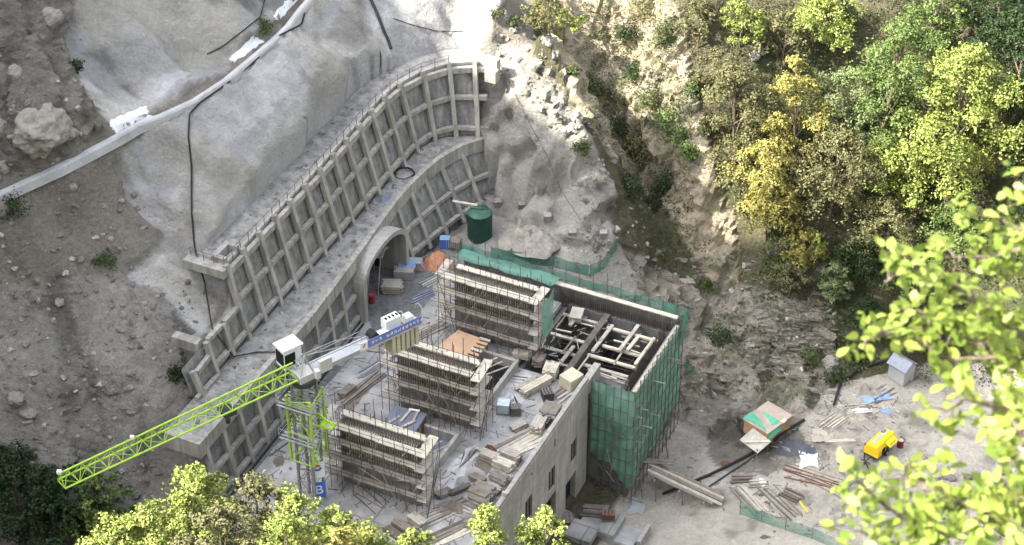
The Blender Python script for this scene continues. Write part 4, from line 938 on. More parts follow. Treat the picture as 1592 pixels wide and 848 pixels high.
boards('loose_boards', 876,612, 2.6, 4, .2, 70, PM, 'grey boards under the cream wrapped pallet by the parapet', group=G2, spread=.2)
boards('loose_boards', 800,590, 2.4, 3, .1, 10, PM, 'thin bent strips lying across the pale slab behind the tote', group=G2, spread=.3)
boards('loose_boards', 560,606, 6.0, 5, .2, 78, PD, 'long dark beams on the slab between crane and middle scaffold', group=G2, spread=.06, h=.3)
boards('loose_boards', 590,566, 5.5, 4, .14, 74, ['bluegrey', 'plank2'], 'bluish long tubes on the slab under the counter-jib', group=G2, spread=.12)
boards('loose_boards', 655,520, 5.5, 5, .16, 66, ['plank2', 'bluegrey', 'plank3'], 'long grey tubes left of the pinkish plywood deck', group=G2, spread=.14)
boards('loose_boards', 600,540, 4.0, 4, .12, 20, PM, 'loose thin poles crossing the slab under the counter-jib', group=G2, spread=.5)
boards('loose_boards', 430,690, 3.4, 3, .1, 70, PD, 'thin dark bars lying on the empty slab left of the crane mast', group=G2, spread=.6)
boards('loose_boards', 575,775, 3.5, 4, .06, -16, PD, 'thin bars scattered on the slab before the frontmost scaffold', group=G2, spread=.5)
# pallet-like single things on the roof
def crate_block(name, px, py, d, rot, m, label, cat, z=0.0, slats=True, mm2='plank3'):
    c = at(px, py, z); ro = math.radians(rot); root = thing(name, c, label, cat)
    mb = MB(); q = Matrix.Rotation(ro, 3, 'Z')
    for k in range(3): mb.box(c + q @ Vector((0, (k - 1) * d[1] * .4, .06)), (d[0], .12, .12), ro)
    mb.obj('pallet', mm2, root)
    b = MB().box(c + Vector((0, 0, .13 + d[2] / 2)), d, ro); o = b.obj('load', m, root)
    if slats:
        s = MB()
        for k in range(4): s.box(c + q @ Vector(((k - 1.5) * d[0] * .28, 0, .15 + d[2])), (.1, d[1] * 1.04, .04), ro)
        s.obj('strap_boards', mm2, root)
    return root
crate_block('wrapped_pallet', 888,600,(1.7,1.5,1.2),70,'cream','cream wrapped pallet load right by the corner of the parapet','pallet load',slats=False)
crate_block('crate', 851,620,(1.0,1.0,.8),40,'blacksteel','dark brown open crate beside the long narrow pale board stack','crate')
crate_block('crate', 802,644,(.9,.8,.8),30,'ply','small dark crate standing right next to the white liquid tote','crate')
crate_block('crate', 848,660,(1.1,.8,.5),92,'blacksteel','flat dark crate wedged between two board stacks at the parapet','crate')
c = at(783,640); t = thing('liquid_tote', c, 'bluish white liquid tote in a cage beside the middle scaffold', 'tote')
MB().box(c + ZV * .62, (1.1, 1.0, .98), .3).obj('bottle', 'ibc', t); MB().box(c + ZV * .07, (1.2, 1.1, .13), .3).obj('pallet', 'plank3', t); MB().tube(c + ZV * 1.1, c + ZV * 1.2, .14, n=10).obj('cap', 'white', t)
q_ = Matrix.Rotation(.3, 3, 'Z'); cg_ = MB()
for k in range(5):
    for s in (-1, 1):
        cg_.tube(c + q_ @ Vector((-.5 + .25 * k, .53 * s, .13)), c + q_ @ Vector((-.5 + .25 * k, .53 * s, 1.14)), .02, n=4)
        cg_.tube(c + q_ @ Vector((.58 * s, -.46 + .23 * k, .13)), c + q_ @ Vector((.58 * s, -.46 + .23 * k, 1.14)), .02, n=4)
cg_.obj('cage', 'galv', t)
def heap(name, c, rx, ry, h, m, label, cat, seed=0, lump=.25, n=22, group=None, kind=None, parent=None):
    n = 56; F = np.linspace(0, 1, 20)[:, None]; A = (np.arange(n) * 2 * math.pi / n)[None, :]
    P = np.stack([np.cos(A) * np.ones_like(F) * 1.3 + seed, np.sin(A) * np.ones_like(F) * 1.3, np.zeros((20, n))], -1).reshape(-1, 3)
    k = 1 + lump * fbm(P, 1.0, 3, seed).reshape(20, n)
    x = np.cos(A) * rx * F * k; y = np.sin(A) * ry * F * k
    nz = fbm(np.stack([x.ravel() + seed * 7, y.ravel(), 0 * x.ravel()], 1), .7, 4, seed + 3).reshape(20, n)
    z = -.15 + h * (1 - F ** 1.5) * (1 + lump * 1.6 * nz) + .12 * nz * (F < .98)
    rows = [[Vector((c[0] + x[i, j % n], c[1] + y[i, j % n], c[2] + z[i, j % n])) for j in range(n + 1)] for i in range(20)]
    return MB().sheet(rows).obj(name, m, parent, label, cat, group, kind)
heap('scrap_heap', at(759,702), .8, .6, .9, 'rust', 'small heap of rusty brown scrap on the slab beside a board stack', 'heap', 3, .5)
heap('scrap_heap', at(704,790), 1.3, .7, .8, 'plank3', 'heap of dark timber scrap right of the frontmost scaffold', 'heap', 5, .5)
for px, py, L_, W_, H_, ro, m, lab in (
 (598,528,2.0,1.0,.7,70,PM,'grey board stack on the slab under the counter-jib end'),
 (812,556,1.6,.9,.6,10,PL,'pale board stack at the right end of the rearmost scaffold'),
 (838,566,1.3,1.0,.7,95,PD,'dark board stack just in front of the tower pit'),
 (806,666,1.6,.9,.5,62,PM,'small board stack right below the small dark crate'),
 (742,748,1.4,.8,.5,-10,PM,'low board stack on the pale slab left of the isolated one'),
 (716,764,2.2,.5,.4,58,PD,'dark narrow stack between the frontmost scaffold and the tallest panel stack'),
 (690,770,1.5,.8,.4,60,PM,'grey low stack touching the right corner of the frontmost scaffold'),
 (540,612,1.8,.8,.5,78,PD,'dark board stack on the slab right of the crane cage')):
    stack('board_stack', px, py, L_, W_, H_, ro, m, lab, 'board stack', G1)
# two decks between the firewalls
t = thing('work_deck', at(627,662,.0), 'blue grey sheeted deck with loose planks behind the frontmost firewall', 'deck')
c = at(627,655,1.6); q_ = Matrix.Rotation(math.radians(4), 3, 'Z')
MB().box(c - ZV * .04, (3.2, 3.4, .1), math.radians(4)).obj('sheet', 'bluegrey', t)
for k, (dx, dy, l, a, m) in enumerate(((-.9,-.5,1.9,70,'plank2'),(-.1,.7,1.9,88,'plank'),(.75,.9,1.9,100,'plank2'),(.5,-.6,2.2,62,'plank'),(.3,1.6,1.0,10,'white'))):
    MB().box(c + Vector((dx, dy, .09 + .02 * k)), (l, .22, .06), math.radians(a)).obj('plank', m, t)
for dx in (-1.5, -.5, .5, 1.5):
    for dy in (-1.5, 0, 1.5): MB().span(c.x + dx - .06, c.x + dx + .06, c.y + dy - .06, c.y + dy + .06, .03, c.z - .1).obj('prop', 'plank3', t)
MB().box((c.x + 1.62, c.y, .85), (.06, 3.2, 1.3), math.radians(4)).obj('side_shutter', 'rust', t)
t = thing('work_deck', at(722,552,.0), 'pinkish plywood deck with a row of projecting joists behind the middle firewall', 'deck')
c = at(712,541,1.6)
MB().hexa([Vector((c.x + dx, c.y + dy, c.z + dz)) for dz in (-.1, .0) for dx, dy in ((-2.0,-1.6),(1.3,-1.6),(1.3,2.2),(-1.2,2.4))]).obj('plywood_sheet', 'brownply', t)
for k in range(7): MB().box((c.x + 1.75, c.y - 1.4 + k * .58, c.z + .06), (1.1, .32, .12), R_.uniform(-.06, .06)).obj('joist', 'brownply' if k % 3 else 'plank', t)
for dx in (-1.2, 0, 1.2, 2.1):
    for dy in (-1.4, .3, 1.9): MB().span(c.x + dx - .06, c.x + dx + .06, c.y + dy - .06, c.y + dy + .06, .03, c.z - .11).obj('prop', 'plank3', t)
MB().box((c.x + 1.28, c.y + .3, .8), (.06, 3.6, 1.3)).obj('side_shutter', 'plank3', t)
boards('loose_boards', 0, 0, 4.6, 3, .14, 60, ['plank', 'plank2'], 'raking poles bridging the open pit beside the pinkish plywood deck', group=G2, spread=.6, pos=(4.7,-15.8,1.1))
boards('loose_boards', 0, 0, 4.4, 3, .12, 62, ['plank', 'plank2'], 'raking poles bridging the pit beside the blue grey deck', group=G2, spread=.5, pos=(4.7,-28.0,1.0))

# ------------------------------------------------------------------ between the tunnel and the rearmost scaffold
stack('board_stack', 628,432,1.9,1.0,.9,20,['galv','plank2'],'pale metal panel stack in front of the tunnel mouth, the lower one','board stack',G1)
stack('board_stack', 642,418,1.9,1.0,1.0,20,['galv','plank2'],'pale metal panel stack right behind another before the tunnel mouth','board stack',G1)
stack('board_stack', 610,452,2.0,1.4,.8,24,PM,'dusty timber stack in the shade just inside the tunnel mouth','board stack',G1)
boards('pipe_bundle', 657,462, 2.6, 7, .14, 62, ['galv', 'bluegrey', 'palesteel'], 'bundle of bluish steel tubes left of the rearmost scaffold', 'tubes', h=.3, spread=.02)
boards('pipe_bundle', 672,438, 2.4, 6, .14, 66, ['galv', 'palesteel'], 'bundle of pale steel tubes by the rear corner of the rearmost scaffold', 'tubes', h=.3, spread=.02)
c = at(633,424,.0); t = thing('site_cabinet', c, 'blue sheet topped box standing at the right leg of the tunnel portal', 'cabinet')
MB().box(c + ZV * .5, (1.3, 1.0, 1.0), .5).obj('body', 'blacksteel', t); MB().box(c + ZV * 1.08, (1.7, 1.4, .08), .5, (.12, 0)).obj('lid', 'bluetarp', t)
c = at(692,384,.0); t = thing('site_cabinet', c, 'small blue box on the ground at the foot of the lattice wall', 'cabinet')
MB().box(c + ZV * .55, (.9, .7, 1.1), .4).obj('body', 'signblue', t); MB().box(c + ZV * 1.12, (1.0, .8, .06), .4).obj('lid', 'bluetarp', t)
heap('tarpaulin_heap', at(680,410), 1.5, 1.6, 1.5, 'orange', 'rumpled orange tarpaulin over a heap behind the rearmost scaffold', 'tarpaulin', 8, .3)
heap('tarpaulin_heap', at(652,416), .9, .8, .8, 'orange', 'smaller faded orange tarpaulin beside the metal panel stacks', 'tarpaulin', 9, .3)
c = at(706,384,.0); t = thing('cage_crate', c, 'barred grey cage crate standing near the green water tank', 'crate')
MB().box(c + ZV * .55, (1.3, 1.0, .7), .2).obj('load', 'plank3', t); cg_ = MB(); q_ = Matrix.Rotation(.2, 3, 'Z')
for k in range(7):
    for s in (-1, 1): cg_.tube(c + q_ @ Vector((-.65 + k * .216, .52 * s, .1)), c + q_ @ Vector((-.65 + k * .216, .52 * s, 1.05)), .03, n=4)
cg_.obj('bars', 'galv', t)
c = Vector((-12.2, -7.5, .03)); t = thing('tunnel_gantry', c, 'timber and tube gantry standing in the tunnel mouth', 'gantry')
for x, y in ((-12.5,-9.5),(-12.5,-5.5),(-11.5,-9.5),(-11.5,-5.5)): MB().tube((x, y, .03), (x, y, 4.2), .06, n=6).obj('post', 'palesteel', t)
MB().box((-11.6, -6.8, 3.6), (2.0, 2.4, .1), .3).obj('platform', 'plank2', t); MB().bar((-12, -9.8, 3.0), (-11.0, -5.2, 3.1), .2, .1).obj('beam', 'plank', t)
MB().tube((-10.6, -10.8, .1), (-11.6, -7.6, 3.2), .06, n=6).obj('brace', 'palesteel', t); MB().tube((-10.2, -9.0, .1), (-11.4, -6.0, 2.6), .06, n=6).obj('brace', 'palesteel', t)
c = Vector((-10.2, -10.2, .03)); t = thing('site_barrel', c, 'red barrel on the dark floor of the tunnel mouth', 'barrel'); MB().tube(c, c + ZV * .9, .3, n=14).obj('body', 'drum', t); MB().tube(c + ZV * .9, c + ZV * .93, .27, n=14).obj('lid', 'red', t)

# ------------------------------------------------------------------ water tank and the rubble mound behind the works
c = hit(746,366); c.z = drop(c.x, c.y) - .15; t = thing('water_tank', c, 'dark green plastic water tank at the right end of the lattice wall', 'water tank')
tk = MB()
for k in range(12): tk.tube(c + ZV * (.25 * k), c + ZV * (.25 * k + .21), 1.27, n=28); tk.tube(c + ZV * (.25 * k + .21), c + ZV * (.25 * k + .25), 1.24, n=28, cap=False)
tk.obj('body', 'tank', t); MB().tube(c + ZV * 3.0, c + ZV * 3.32, 1.22, .8, n=28).obj('lid', 'tanktop', t); MB().tube(c + Vector((.25, .5, 3.2)), c + Vector((.25, .5, 3.5)), .32, n=14).obj('hatch', 'tank', t)
MB().box(c + Vector((-.2, .1, 3.42)), (1.7, .3, .06), .3).obj('lid_board', 'tanktop', t)
boards('loose_boards', 0, 0, 2.6, 1, .3, 10, ['plank'], 'single pale plank leaning from the lattice wall onto the green tank', pos=(c.x - 1.6, c.y + .2, c.z + 3.45))
for (px, py), lab in (((774,316),'left square concrete anchor block in the sprayed rock face'),((811,320),'middle concrete anchor block in the sprayed rock face'),((851,338),'small pale anchor block low on the sprayed rock face'),((889,363),'tiny anchor block just above the rubble mound'),((938,364),'pale concrete anchor block at the right foot of the sprayed rock face')):
    c = hit(px, py); MB().box(c, (.75, .6, .8), .5, (.2, 0)).obj('anchor_block', 'panel', None, lab, 'anchor block', 'anchor blocks in the rock face')
heap('rubble_mound', hit(822,372) - ZV * .3, 3.2, 2.6, 1.6, 'stone', 'pale rubble mound between the green tank and the rock face', 'rubble', 12, .25, 30)
heap('scrub_heap', hit(835,378) - ZV * .2, .9, .9, .7, 'stoned', 'dark brushy rubble patch on the right side of the pale mound', 'rubble', 13, .5)
# green mesh fence on the mound and in the yard
def mesh_fence(pts, h_, m, label, group, sag=.08):
    P = []
    for (ax, ay), (bx, by) in zip(pts[:-1], pts[1:]):
        for k in range(6): P.append(hit(ax + (bx - ax) * k / 6, ay + (by - ay) * k / 6))
    P.append(hit(*pts[-1])); root = thing('mesh_fence', P[len(P) // 2], label, 'fence', group)
    MB().sheet([[p + ZV * (.02) for p in P], [p + ZV * (h_ * .5) + HV * .05 * math.sin(i * 1.7) for i, p in enumerate(P)], [p + ZV * (h_ - sag * (i % 6 == 3) + .05 * math.sin(i * 2.1)) for i, p in enumerate(P)]]).obj('net', m, root, smooth=True)
    for i, p in enumerate(P):
        if i % 4 == 0: MB().tube(p - ZV * .1, p + ZV * (h_ + .25), .035, n=5).obj('post', 'steel', root)
    return root
mesh_fence([(764,402),(810,409),(860,416),(915,430)], 1.35, 'netbright', 'taut green mesh fence below the pale rubble mound', 'green mesh fences')
mesh_fence([(918,431),(940,418),(952,400),(960,386)], 1.4, 'netbright', 'green mesh fence climbing at the foot of the rock face', 'green mesh fences')
mesh_fence([(718,392),(738,396)], .9, 'net', 'short scrap of green mesh fence left of the taut one', 'green mesh fences')
mesh_fence([(1150,800),(1200,818),(1262,838),(1330,868)], 1.4, 'netthin', 'long sagging green mesh fence in front of the dusty yard', 'green mesh fences')
mesh_fence([(1395,812),(1425,800)], 1.2, 'net', 'short green mesh fence behind the blurred foreground leaves', 'green mesh fences')

# ------------------------------------------------------------------ hoses and cables draped on the slopes
def hose(name, pts, r, m, label, lift=.05, per=10, cat='hose', n=6, above=0):
    P = []
    for (ax, ay), (bx, by) in zip(pts[:-1], pts[1:]):
        for k in range(per): P.append((ax + (bx - ax) * k / per, ay + (by - ay) * k / per))
    P.append(pts[-1]); Q = [hit(*p) + ZV * (lift + r) for p in P]
    for _ in range(2): Q = [Q[0]] + [(Q[i - 1] + Q[i] * 2 + Q[i + 1]) / 4 for i in range(1, len(Q) - 1)] + [Q[-1]]
    return MB().path(Q, r, n).obj(name, m, None, label, cat)
hose('slope_hose', [(478,0),(470,40),(430,60),(395,100),(350,135),(310,163),(295,180),(293,215),(298,260),(298,330),(303,390),(318,440)], .085, 'black', 'long black hose running from the mortar channel down the sprayed slope', .08)
MB().path([hit(318,440) + ZV * .2, Vector((-14.2,-31.3,10.7)), Vector((-12.9,-30.4,7.3)), Vector((-11.4,-28.8,7.15)), Vector((-9.6,-28.0,7.2)), Vector((-9.1,-27.8,4)), Vector((-8.6,-27.6,.2))], .07, 6).obj('slope_hose', 'black', None, 'black hose dropping over both tiers of the lattice wall', 'hose')
hose('power_cable', [(322,86),(345,75),(380,48),(405,28),(412,0)], .06, 'black', 'thin black cable sagging across the upper sprayed slope', .06, cat='cable')
hose('crease_tube', [(575,-2),(585,20),(596,48),(604,66),(608,78)], .16, 'black', 'black tube standing in for the dark crease between two sprayed slopes', .0)  # added tube, its black draws the shade of the crease
hose('steel_cable', [(775,100),(800,150),(828,205),(850,245),(872,300),(905,350),(938,395)], .035, 'steel', 'thin steel cable strung down the rocky spur to the mound', .25, cat='cable')
hose('power_cable', [(612,30),(640,40),(680,50),(720,50)], .04, 'black', 'thin cable lying over the top of the upper berm', .04, cat='cable')
hose('drain_pipe', [(1296,632),(1306,600),(1330,580),(1360,568),(1392,560)], .13, 'black', 'black pipe curving along the foot of the wooded slope to the metal shed', .1, cat='pipe')
hose('drain_pipe', [(1030,770),(1100,742),(1160,712),(1210,680),(1250,655)], .14, 'black', 'twin black pipe running from the timber ramp past the board hut', .06, cat='pipe')
hose('drain_pipe', [(1085,770),(1140,733),(1190,700),(1240,668)], .09, 'blacksteel', 'thinner dark pipe lying alongside the twin black pipe', .05, cat='pipe')
hose('yard_hose', [(1345,690),(1343,715),(1350,730)], .05, 'black', 'short black hose trailing from the yellow compressor', .03)
# bench above: mortar channel and white cement slabs
P = [hit(x, y) for x, y in ((-30,332),(0,314),(45,287),(90,262),(135,238),(180,215),(215,199),(250,183),(300,160),(345,130),(390,95),(420,68),(445,45),(465,22),(480,0),(490,-25))]
for i in range(len(P)): P[i].z = .5 * P[i].z + .5 * 22.1
ch = MB(); rows = [[], [], [], [], [], []]
for i, p in enumerate(P):
    t_ = (P[min(i + 1, len(P) - 1)] - P[max(i - 1, 0)]); t_.z = 0; t_.normalize(); o = Vector((t_.y, -t_.x, 0))
    w_ = .85
    for rr, (du, dz) in zip(rows, ((.55, -.65), (.42, .12), (.28, .28), (-.12, .28), (-.25, .1), (-.3, -.6))): rr.append(p + o * du + ZV * dz)
ch.sheet(rows); ch.obj('mortar_kerb', 'channel', None, 'pale mortar kerb winding along the bench above the sprayed slope', 'kerb', smooth=False)
def ground_patch(px_poly, name, m, label, cat, th=.12, kind=None):
    P = [hit(*p) for p in px_poly]; c = sum(P, Vector()) / len(P); zt = ZV * th; n = len(P); mb = MB()
    mb.add([p - ZV * .25 for p in P] + [p + zt for p in P] + [c + zt], [tuple(range(n))[::-1]] + [(k, (k + 1) % n, n + (k + 1) % n, n + k) for k in range(n)] + [(n + k, n + (k + 1) % n, 2 * n) for k in range(n)])
    return mb.obj(name, m, None, label, cat, None, kind)
def drape(q4, name, m, label, cat, lift=.07, n=14):
    (a, b, c_, d_) = [Vector((*p, 0)) for p in q4]; rows = []; rr = random.Random(int(q4[0][0]))
    for i in range(n):
        row = []
        for j in range(n):
            u, v = i / (n - 1), j / (n - 1); e = 2.2 if i in (0, n - 1) or j in (0, n - 1) else .5
            p = (a * (1 - u) + b * u) * (1 - v) + (d_ * (1 - u) + c_ * u) * v; row.append(hit(p.x + rr.uniform(-e, e), p.y + rr.uniform(-e, e) * .6, lift if e < 1 else .0))
        rows.append(row)
    return MB().sheet(rows).obj(name, m, None, label, cat, None, None, smooth=True)
drape([(170,188),(226,164),(238,184),(180,213)], 'cement_slab', 'cement', 'bright white cement patch on the bench beside the pale boulder', 'cement slab')
drape([(356,92),(394,56),(410,64),(364,98)], 'cement_slab', 'cement', 'second white cement patch higher along the bench', 'cement slab')
drape([(424,26),(456,-10),(464,0),(432,36)], 'cement_slab', 'cement', 'white cement patch at the top edge next to the mortar kerb', 'cement slab')
# ------------------------------------------------------------------ boulders and stones
M['spurrock'] = island_mat('spur_rock', [(.20,.19,.17),(.26,.25,.225),(.23,.22,.195),(.29,.275,.245)])
M['cliffrock'] = island_mat('cliff_rock', [(.13,.12,.10),(.20,.185,.155),(.16,.145,.125),(.28,.26,.22)])
def rock_mesh(mb, c, r, seed, sub=2, flat=.75, rough=.28):
    rs_ = np.random.RandomState(seed); bm_v = []
    t = (1 + 5 ** .5) / 2; vs = [Vector(v).normalized() for v in ((-1,t,0),(1,t,0),(-1,-t,0),(1,-t,0),(0,-1,t),(0,1,t),(0,-1,-t),(0,1,-t),(t,0,-1),(t,0,1),(-t,0,-1),(-t,0,1))]
    fs = [(0,11,5),(0,5,1),(0,1,7),(0,7,10),(0,10,11),(1,5,9),(5,11,4),(11,10,2),(10,7,6),(7,1,8),(3,9,4),(3,4,2),(3,2,6),(3,6,8),(3,8,9),(4,9,5),(2,4,11),(6,2,10),(8,6,7),(9,8,1)]
    for _ in range(sub):
        mid = {}; nf = []
        def md(a, b):
            k = (min(a, b), max(a, b))
            if k not in mid: mid[k] = len(vs); vs.append((vs[a] + vs[b]).normalized())
            return mid[k]
        for a, b, d in fs:
            x, y, z = md(a, b), md(b, d), md(d, a); nf += [(a, x, z), (b, y, x), (d, z, y), (x, y, z)]
        fs = nf
    pts = np.array(vs); off = rs_.uniform(0, 50, 3)
    k = 1 + rough * fbm(pts * 1.6 + off, 1.2, 3, seed) + rough * .22 * fbm(pts * 4 + off, 1, 4, seed + 3)
    rr = Vector(r) if not isinstance(r, (int, float)) else Vector((r, r, r * flat)); a = rs_.uniform(0, 6.28); mm = Matrix.Rotation(a, 3, 'Z')
    return mb.add([Vector(c) + mm @ Vector((p[0] * rr.x * kk, p[1] * rr.y * kk, p[2] * rr.z * kk)) for p, kk in zip(pts, k)], fs)
BO = [((62,185),(3.4,2.6,3.0),'stone','biggest pale fissured boulder on the upper left slope'),((22,108),(1.0,.8,1.0),'stone','pale pointed boulder high on the left slope'),((104,203),(1.1,.9,.9),'stone','smaller pale boulder touching the biggest one at its right foot'),
 ((3,195),(1.0,.9,1.4),'stone','pale boulder cut by the left edge beside the biggest one'),((4,255),(.9,.8,.9),'stone','pale boulder low at the left edge above the mortar kerb'),((78,25),(1.6,1.2,1.3),'stoned','brown ragged outcrop near the top left corner'),
 ((113,289),(.55,.45,.5),'stone','pale stone alone on the slope below the mortar kerb'),((172,370),(.4,.35,.35),'stone','pale stone on the soil bench beside the sprayed slope'),((93,467),(.8,.5,.5),'stone','pale slab stone in the upper scree'),((82,497),(.45,.4,.35),'stone','pale stone just below the slab stone in the scree'),
 ((218,520),(.5,.35,.4),'stone','pale stone in the scree near the sprayed lobe'),((222,472),(.55,.4,.45),'stone','pale stone at the edge of the sprayed lobe'),((191,488),(.6,.4,.5),'stone','broad pale stone right in the middle of the upper scree'),((22,615),(1.3,1.0,.8),'stoned','jagged grey boulder low at the left edge'),((45,640),(1.0,.8,.6),'stoned','grey boulder above the dark treetops at the left'),
 ((1290,560),(1.2,.9,.8),'stone','layered pale rock at the foot of the wooded slope'),((1172,85),(.9,.7,.7),'stone','pale boulder among shrubs high on the wooded slope'),((1185,78),(.7,.6,.6),'stone','second pale boulder right beside another high on the wooded slope')]
for (px, py), r_, m, lab in BO:
    mb = MB(); rock_mesh(mb, hit(px, py) - ZV * r_[2] * .3, (r_[0] * .82, r_[1] * .82, r_[2] * .72), int(px * 7 + py), 4 if r_[0] > 2 else 3, rough=.38); mb.obj('boulder', m, None, lab, 'boulder', 'boulders on the slopes')
st_ = MB(); cnt = 0; rs2 = random.Random(99)
zones = [((0,430),(330,780),1000),((0,60),(130,300),200),((960,400),(1320,640),800),((1140,630),(1480,848),240),((0,300),(230,430),200),((770,350),(960,430),160),((1180,120),(1330,420),60),((900,60),(1090,420),420)]
for (xa, ya), (xb, yb), n_ in zones:
    for k in range(n_):
        p = hit(rs2.uniform(xa, xb), rs2.uniform(ya, yb))
        if -9.6 < p.x < 19.5 and p.y < -.8 and p.y > -52: continue
        if p.x > -17 and p.x < -9 and -40 < p.y < 15: continue
        s = .045 + .30 * rs2.random() ** 4.5; rock_mesh(st_, p, (s * rs2.uniform(.8, 1.5), s * rs2.uniform(.6, 1), s * rs2.uniform(.5, .9)), rs2.randrange(9999), 0 if s < .12 else 1, .8, .9)
st_.obj('scree_stones', 'scree', None, 'loose pale stones strewn over the scree, cliff foot and yard', 'stones', None, 'stuff')
st_ = MB()
for k in range(210):                                      # broken blocks frozen into the rocky spur
    if k % 5 < 4:
        py = 20 + 190 * rs2.random() ** 1.2; px = rs2.uniform(770 + max(0, py - 90) * .8, 850 + min(py, 200) * .27)
    else: px, py = rs2.uniform(900, 940), rs2.uniform(170, 320)
    p = hit(px, py); s = .08 + .50 * rs2.random() ** 3; rock_mesh(st_, p - (Vector((.3, -.8, .5)) * s * .45), (s * rs2.uniform(.8, 1.5), s, s * rs2.uniform(.8, 1.5)), rs2.randrange(9999), 1, .8, .95)
st_.obj('spur_rocks', M['spurrock'], None, 'broken blocks and ledges studding the pale rocky spur', 'rocks', None, 'stuff')
st_ = MB()
for k in range(430):                                      # bedded slabs of the layered cliff and its broken ledges
    if k % 2: px, py = rs2.gauss(1235, 40), rs2.gauss(530, 36)
    else: px, py = rs2.uniform(980, 1300), rs2.uniform(390, 620)
    p = hit(px, py)
    if p.x < 19.5 and p.y < -.5: continue
    s = .2 + .7 * rs2.random() ** 2; l_ = s * rs2.uniform(1.2, 2.2)
    st_.box(p - ZV * .05, (l_, s * .9, s * rs2.uniform(.18, .4)), rs2.gauss(.5, .25), (rs2.gauss(-.1, .12), rs2.gauss(.18, .1)))
st_.obj('cliff_rocks', M['cliffrock'], None, 'tilted broken slabs of the layered cliff right of the tower', 'rocks', None, 'stuff')
st_ = MB()
for k in range(260):
    yy = rs2.uniform(-40, 8); xx = rs2.uniform(float(f_foot1(yy)) + .1, float(f_ledge(yy)) - .4) if rs2.random() < .6 else None
    zz = ZL + .02
    if xx is None: yy = rs2.uniform(-26, 8); xx = float(f_top(yy)) - rs2.uniform(.9, 3.2); zz = ZU + .04
    s = .05 + .16 * rs2.random() ** 3; rock_mesh(st_, (xx, yy, zz), (s * 1.4, s, s * .7), rs2.randrange(9999), 0, .8, .8)
st_.obj('berm_rubble', 'scree', None, 'small rubble and dirt strewn on the berms of the lattice wall', 'rubble', None, 'stuff')
st_ = MB()
for k in range(320):
    xx, yy = rs2.uniform(-8, 13), rs2.uniform(-46, -3); s = .03 + .12 * rs2.random() ** 3; rock_mesh(st_, (xx, yy, .01), (s * 1.6, s, s * .6), rs2.randrange(9999), 0, .8, .8)
for k in range(420):
    xx, yy = rs2.uniform(-8, 13), rs2.uniform(-46, -3); a = rs2.uniform(0, 3.1); l = rs2.uniform(.3, 1.2); st_.box((xx, yy, .03), (l, rs2.uniform(.04, .12), .04), a)
st_.obj('site_litter', 'scree', None, 'small offcuts and crumbs littering the building roof', 'litter', None, 'stuff')
st_ = MB()
for k in range(300):
    p = hit(rs2.gauss(1215, 95), rs2.gauss(735, 48)) if k % 3 else hit(rs2.gauss(1325, 40), rs2.gauss(640, 18))
    if p.z > -8.5 or p.x < 19.5: continue
    a = rs2.uniform(0, 3.1); st_.box(p + ZV * .03, (rs2.uniform(.2, 1.1), rs2.uniform(.04, .16), .05), a, (rs2.uniform(-.1, .1), rs2.uniform(-.12, .12)))
st_.obj('yard_litter', 'scree', None, 'offcuts, laths and scraps littering the dusty yard', 'litter', None, 'stuff')
st_ = MB()
for k in range(120):
    p = hit(rs2.uniform(1440, 1592), rs2.uniform(730, 848)); rock_mesh(st_, p + ZV * .1, .18 + .35 * rs2.random(), rs2.randrange(9999), 1, .8, .35)
st_.obj('rubble_stones', 'scree', None, 'dark rubble stones tipped at the right edge of the yard', 'stones', None, 'stuff')

# ------------------------------------------------------------------ the yard
def yz(px, py): return hit(px, py)
# yellow compressor
c = yz(1366,702); ux = Vector((.80, .60, 0)).normalized(); ux = (RV * .80 + HV * .95).normalized(); uy = Vector((-ux.y, ux.x, 0)); az = math.atan2(ux.y, ux.x)
t = thing('compressor', c, 'yellow trailer compressor with a grey top stripe and open side flap', 'compressor')
def hull(l0, l1, prof, m, nm, off=Vector((0, 0, 0))):
    mb = MB(); A1 = [c + off + ux * l0 + uy * y + ZV * z for y, z in prof]; B1 = [c + off + ux * l1 + uy * y + ZV * z for y, z in prof]; n = len(prof)
    mb.add(A1 + B1, [tuple(range(n)), tuple(range(n, 2 * n))[::-1]] + [(k, n + k, n + (k + 1) % n, (k + 1) % n) for k in range(n)]); return mb.obj(nm, m, t)
hull(-1.55, 1.55, [(-.8,.55),(.8,.55),(.82,1.25),(.55,1.72),(-.55,1.72),(-.82,1.25)], 'yellow', 'body')
MB().box(c + ZV * 1.74 + ux * .1 + uy * .12, (2.4, .34, .05), az).obj('top_stripe', 'galv', t)
MB().box(c - uy * .95 + ux * .55 + ZV * 1.45, (1.5, .7, .05), az, (.5, 0)).obj('side_flap', 'yellow', t)
MB().box(c - uy * .84 - ux * .62 + ZV * 1.0, (.5, .04, .7), az).obj('grille', 'void', t); MB().box(c - uy * .84 + ux * .5 + ZV * .9, (1.3, .03, .45), az).obj('side_panel', 'blacksteel', t)
MB().box(c + ux * 1.0 + uy * .3 + ZV * 1.82, (.5, .3, .18), az).obj('exhaust_cover', 'bluegrey', t)
MB().box(c + ZV * .45, (3.2, 1.4, .16), az).obj('chassis', 'blacksteel', t)
for s in (-1, 1):
    w = MB().tube(c + uy * s * .75 + ZV * .33, c + uy * s * .95 + ZV * .33, .33, n=16).obj('wheel', 'black', t)
    MB().tube(c + uy * s * .951 + ZV * .33, c + uy * s * .97 + ZV * .33, .16, n=10).obj('rim', 'galv', w)
MB().bar(c - ux * 1.5 + ZV * .45, c - ux * 2.7 + ZV * .3, .12, .12).bar(c - ux * 2.4 + uy * .5 + ZV * .35, c - ux * 2.4 - uy * .5 + ZV * .35, .08, .08).tube(c - ux * 2.5 + ZV * .05, c - ux * 2.5 + ZV * .5, .06, n=6).obj('drawbar', 'blacksteel', t)
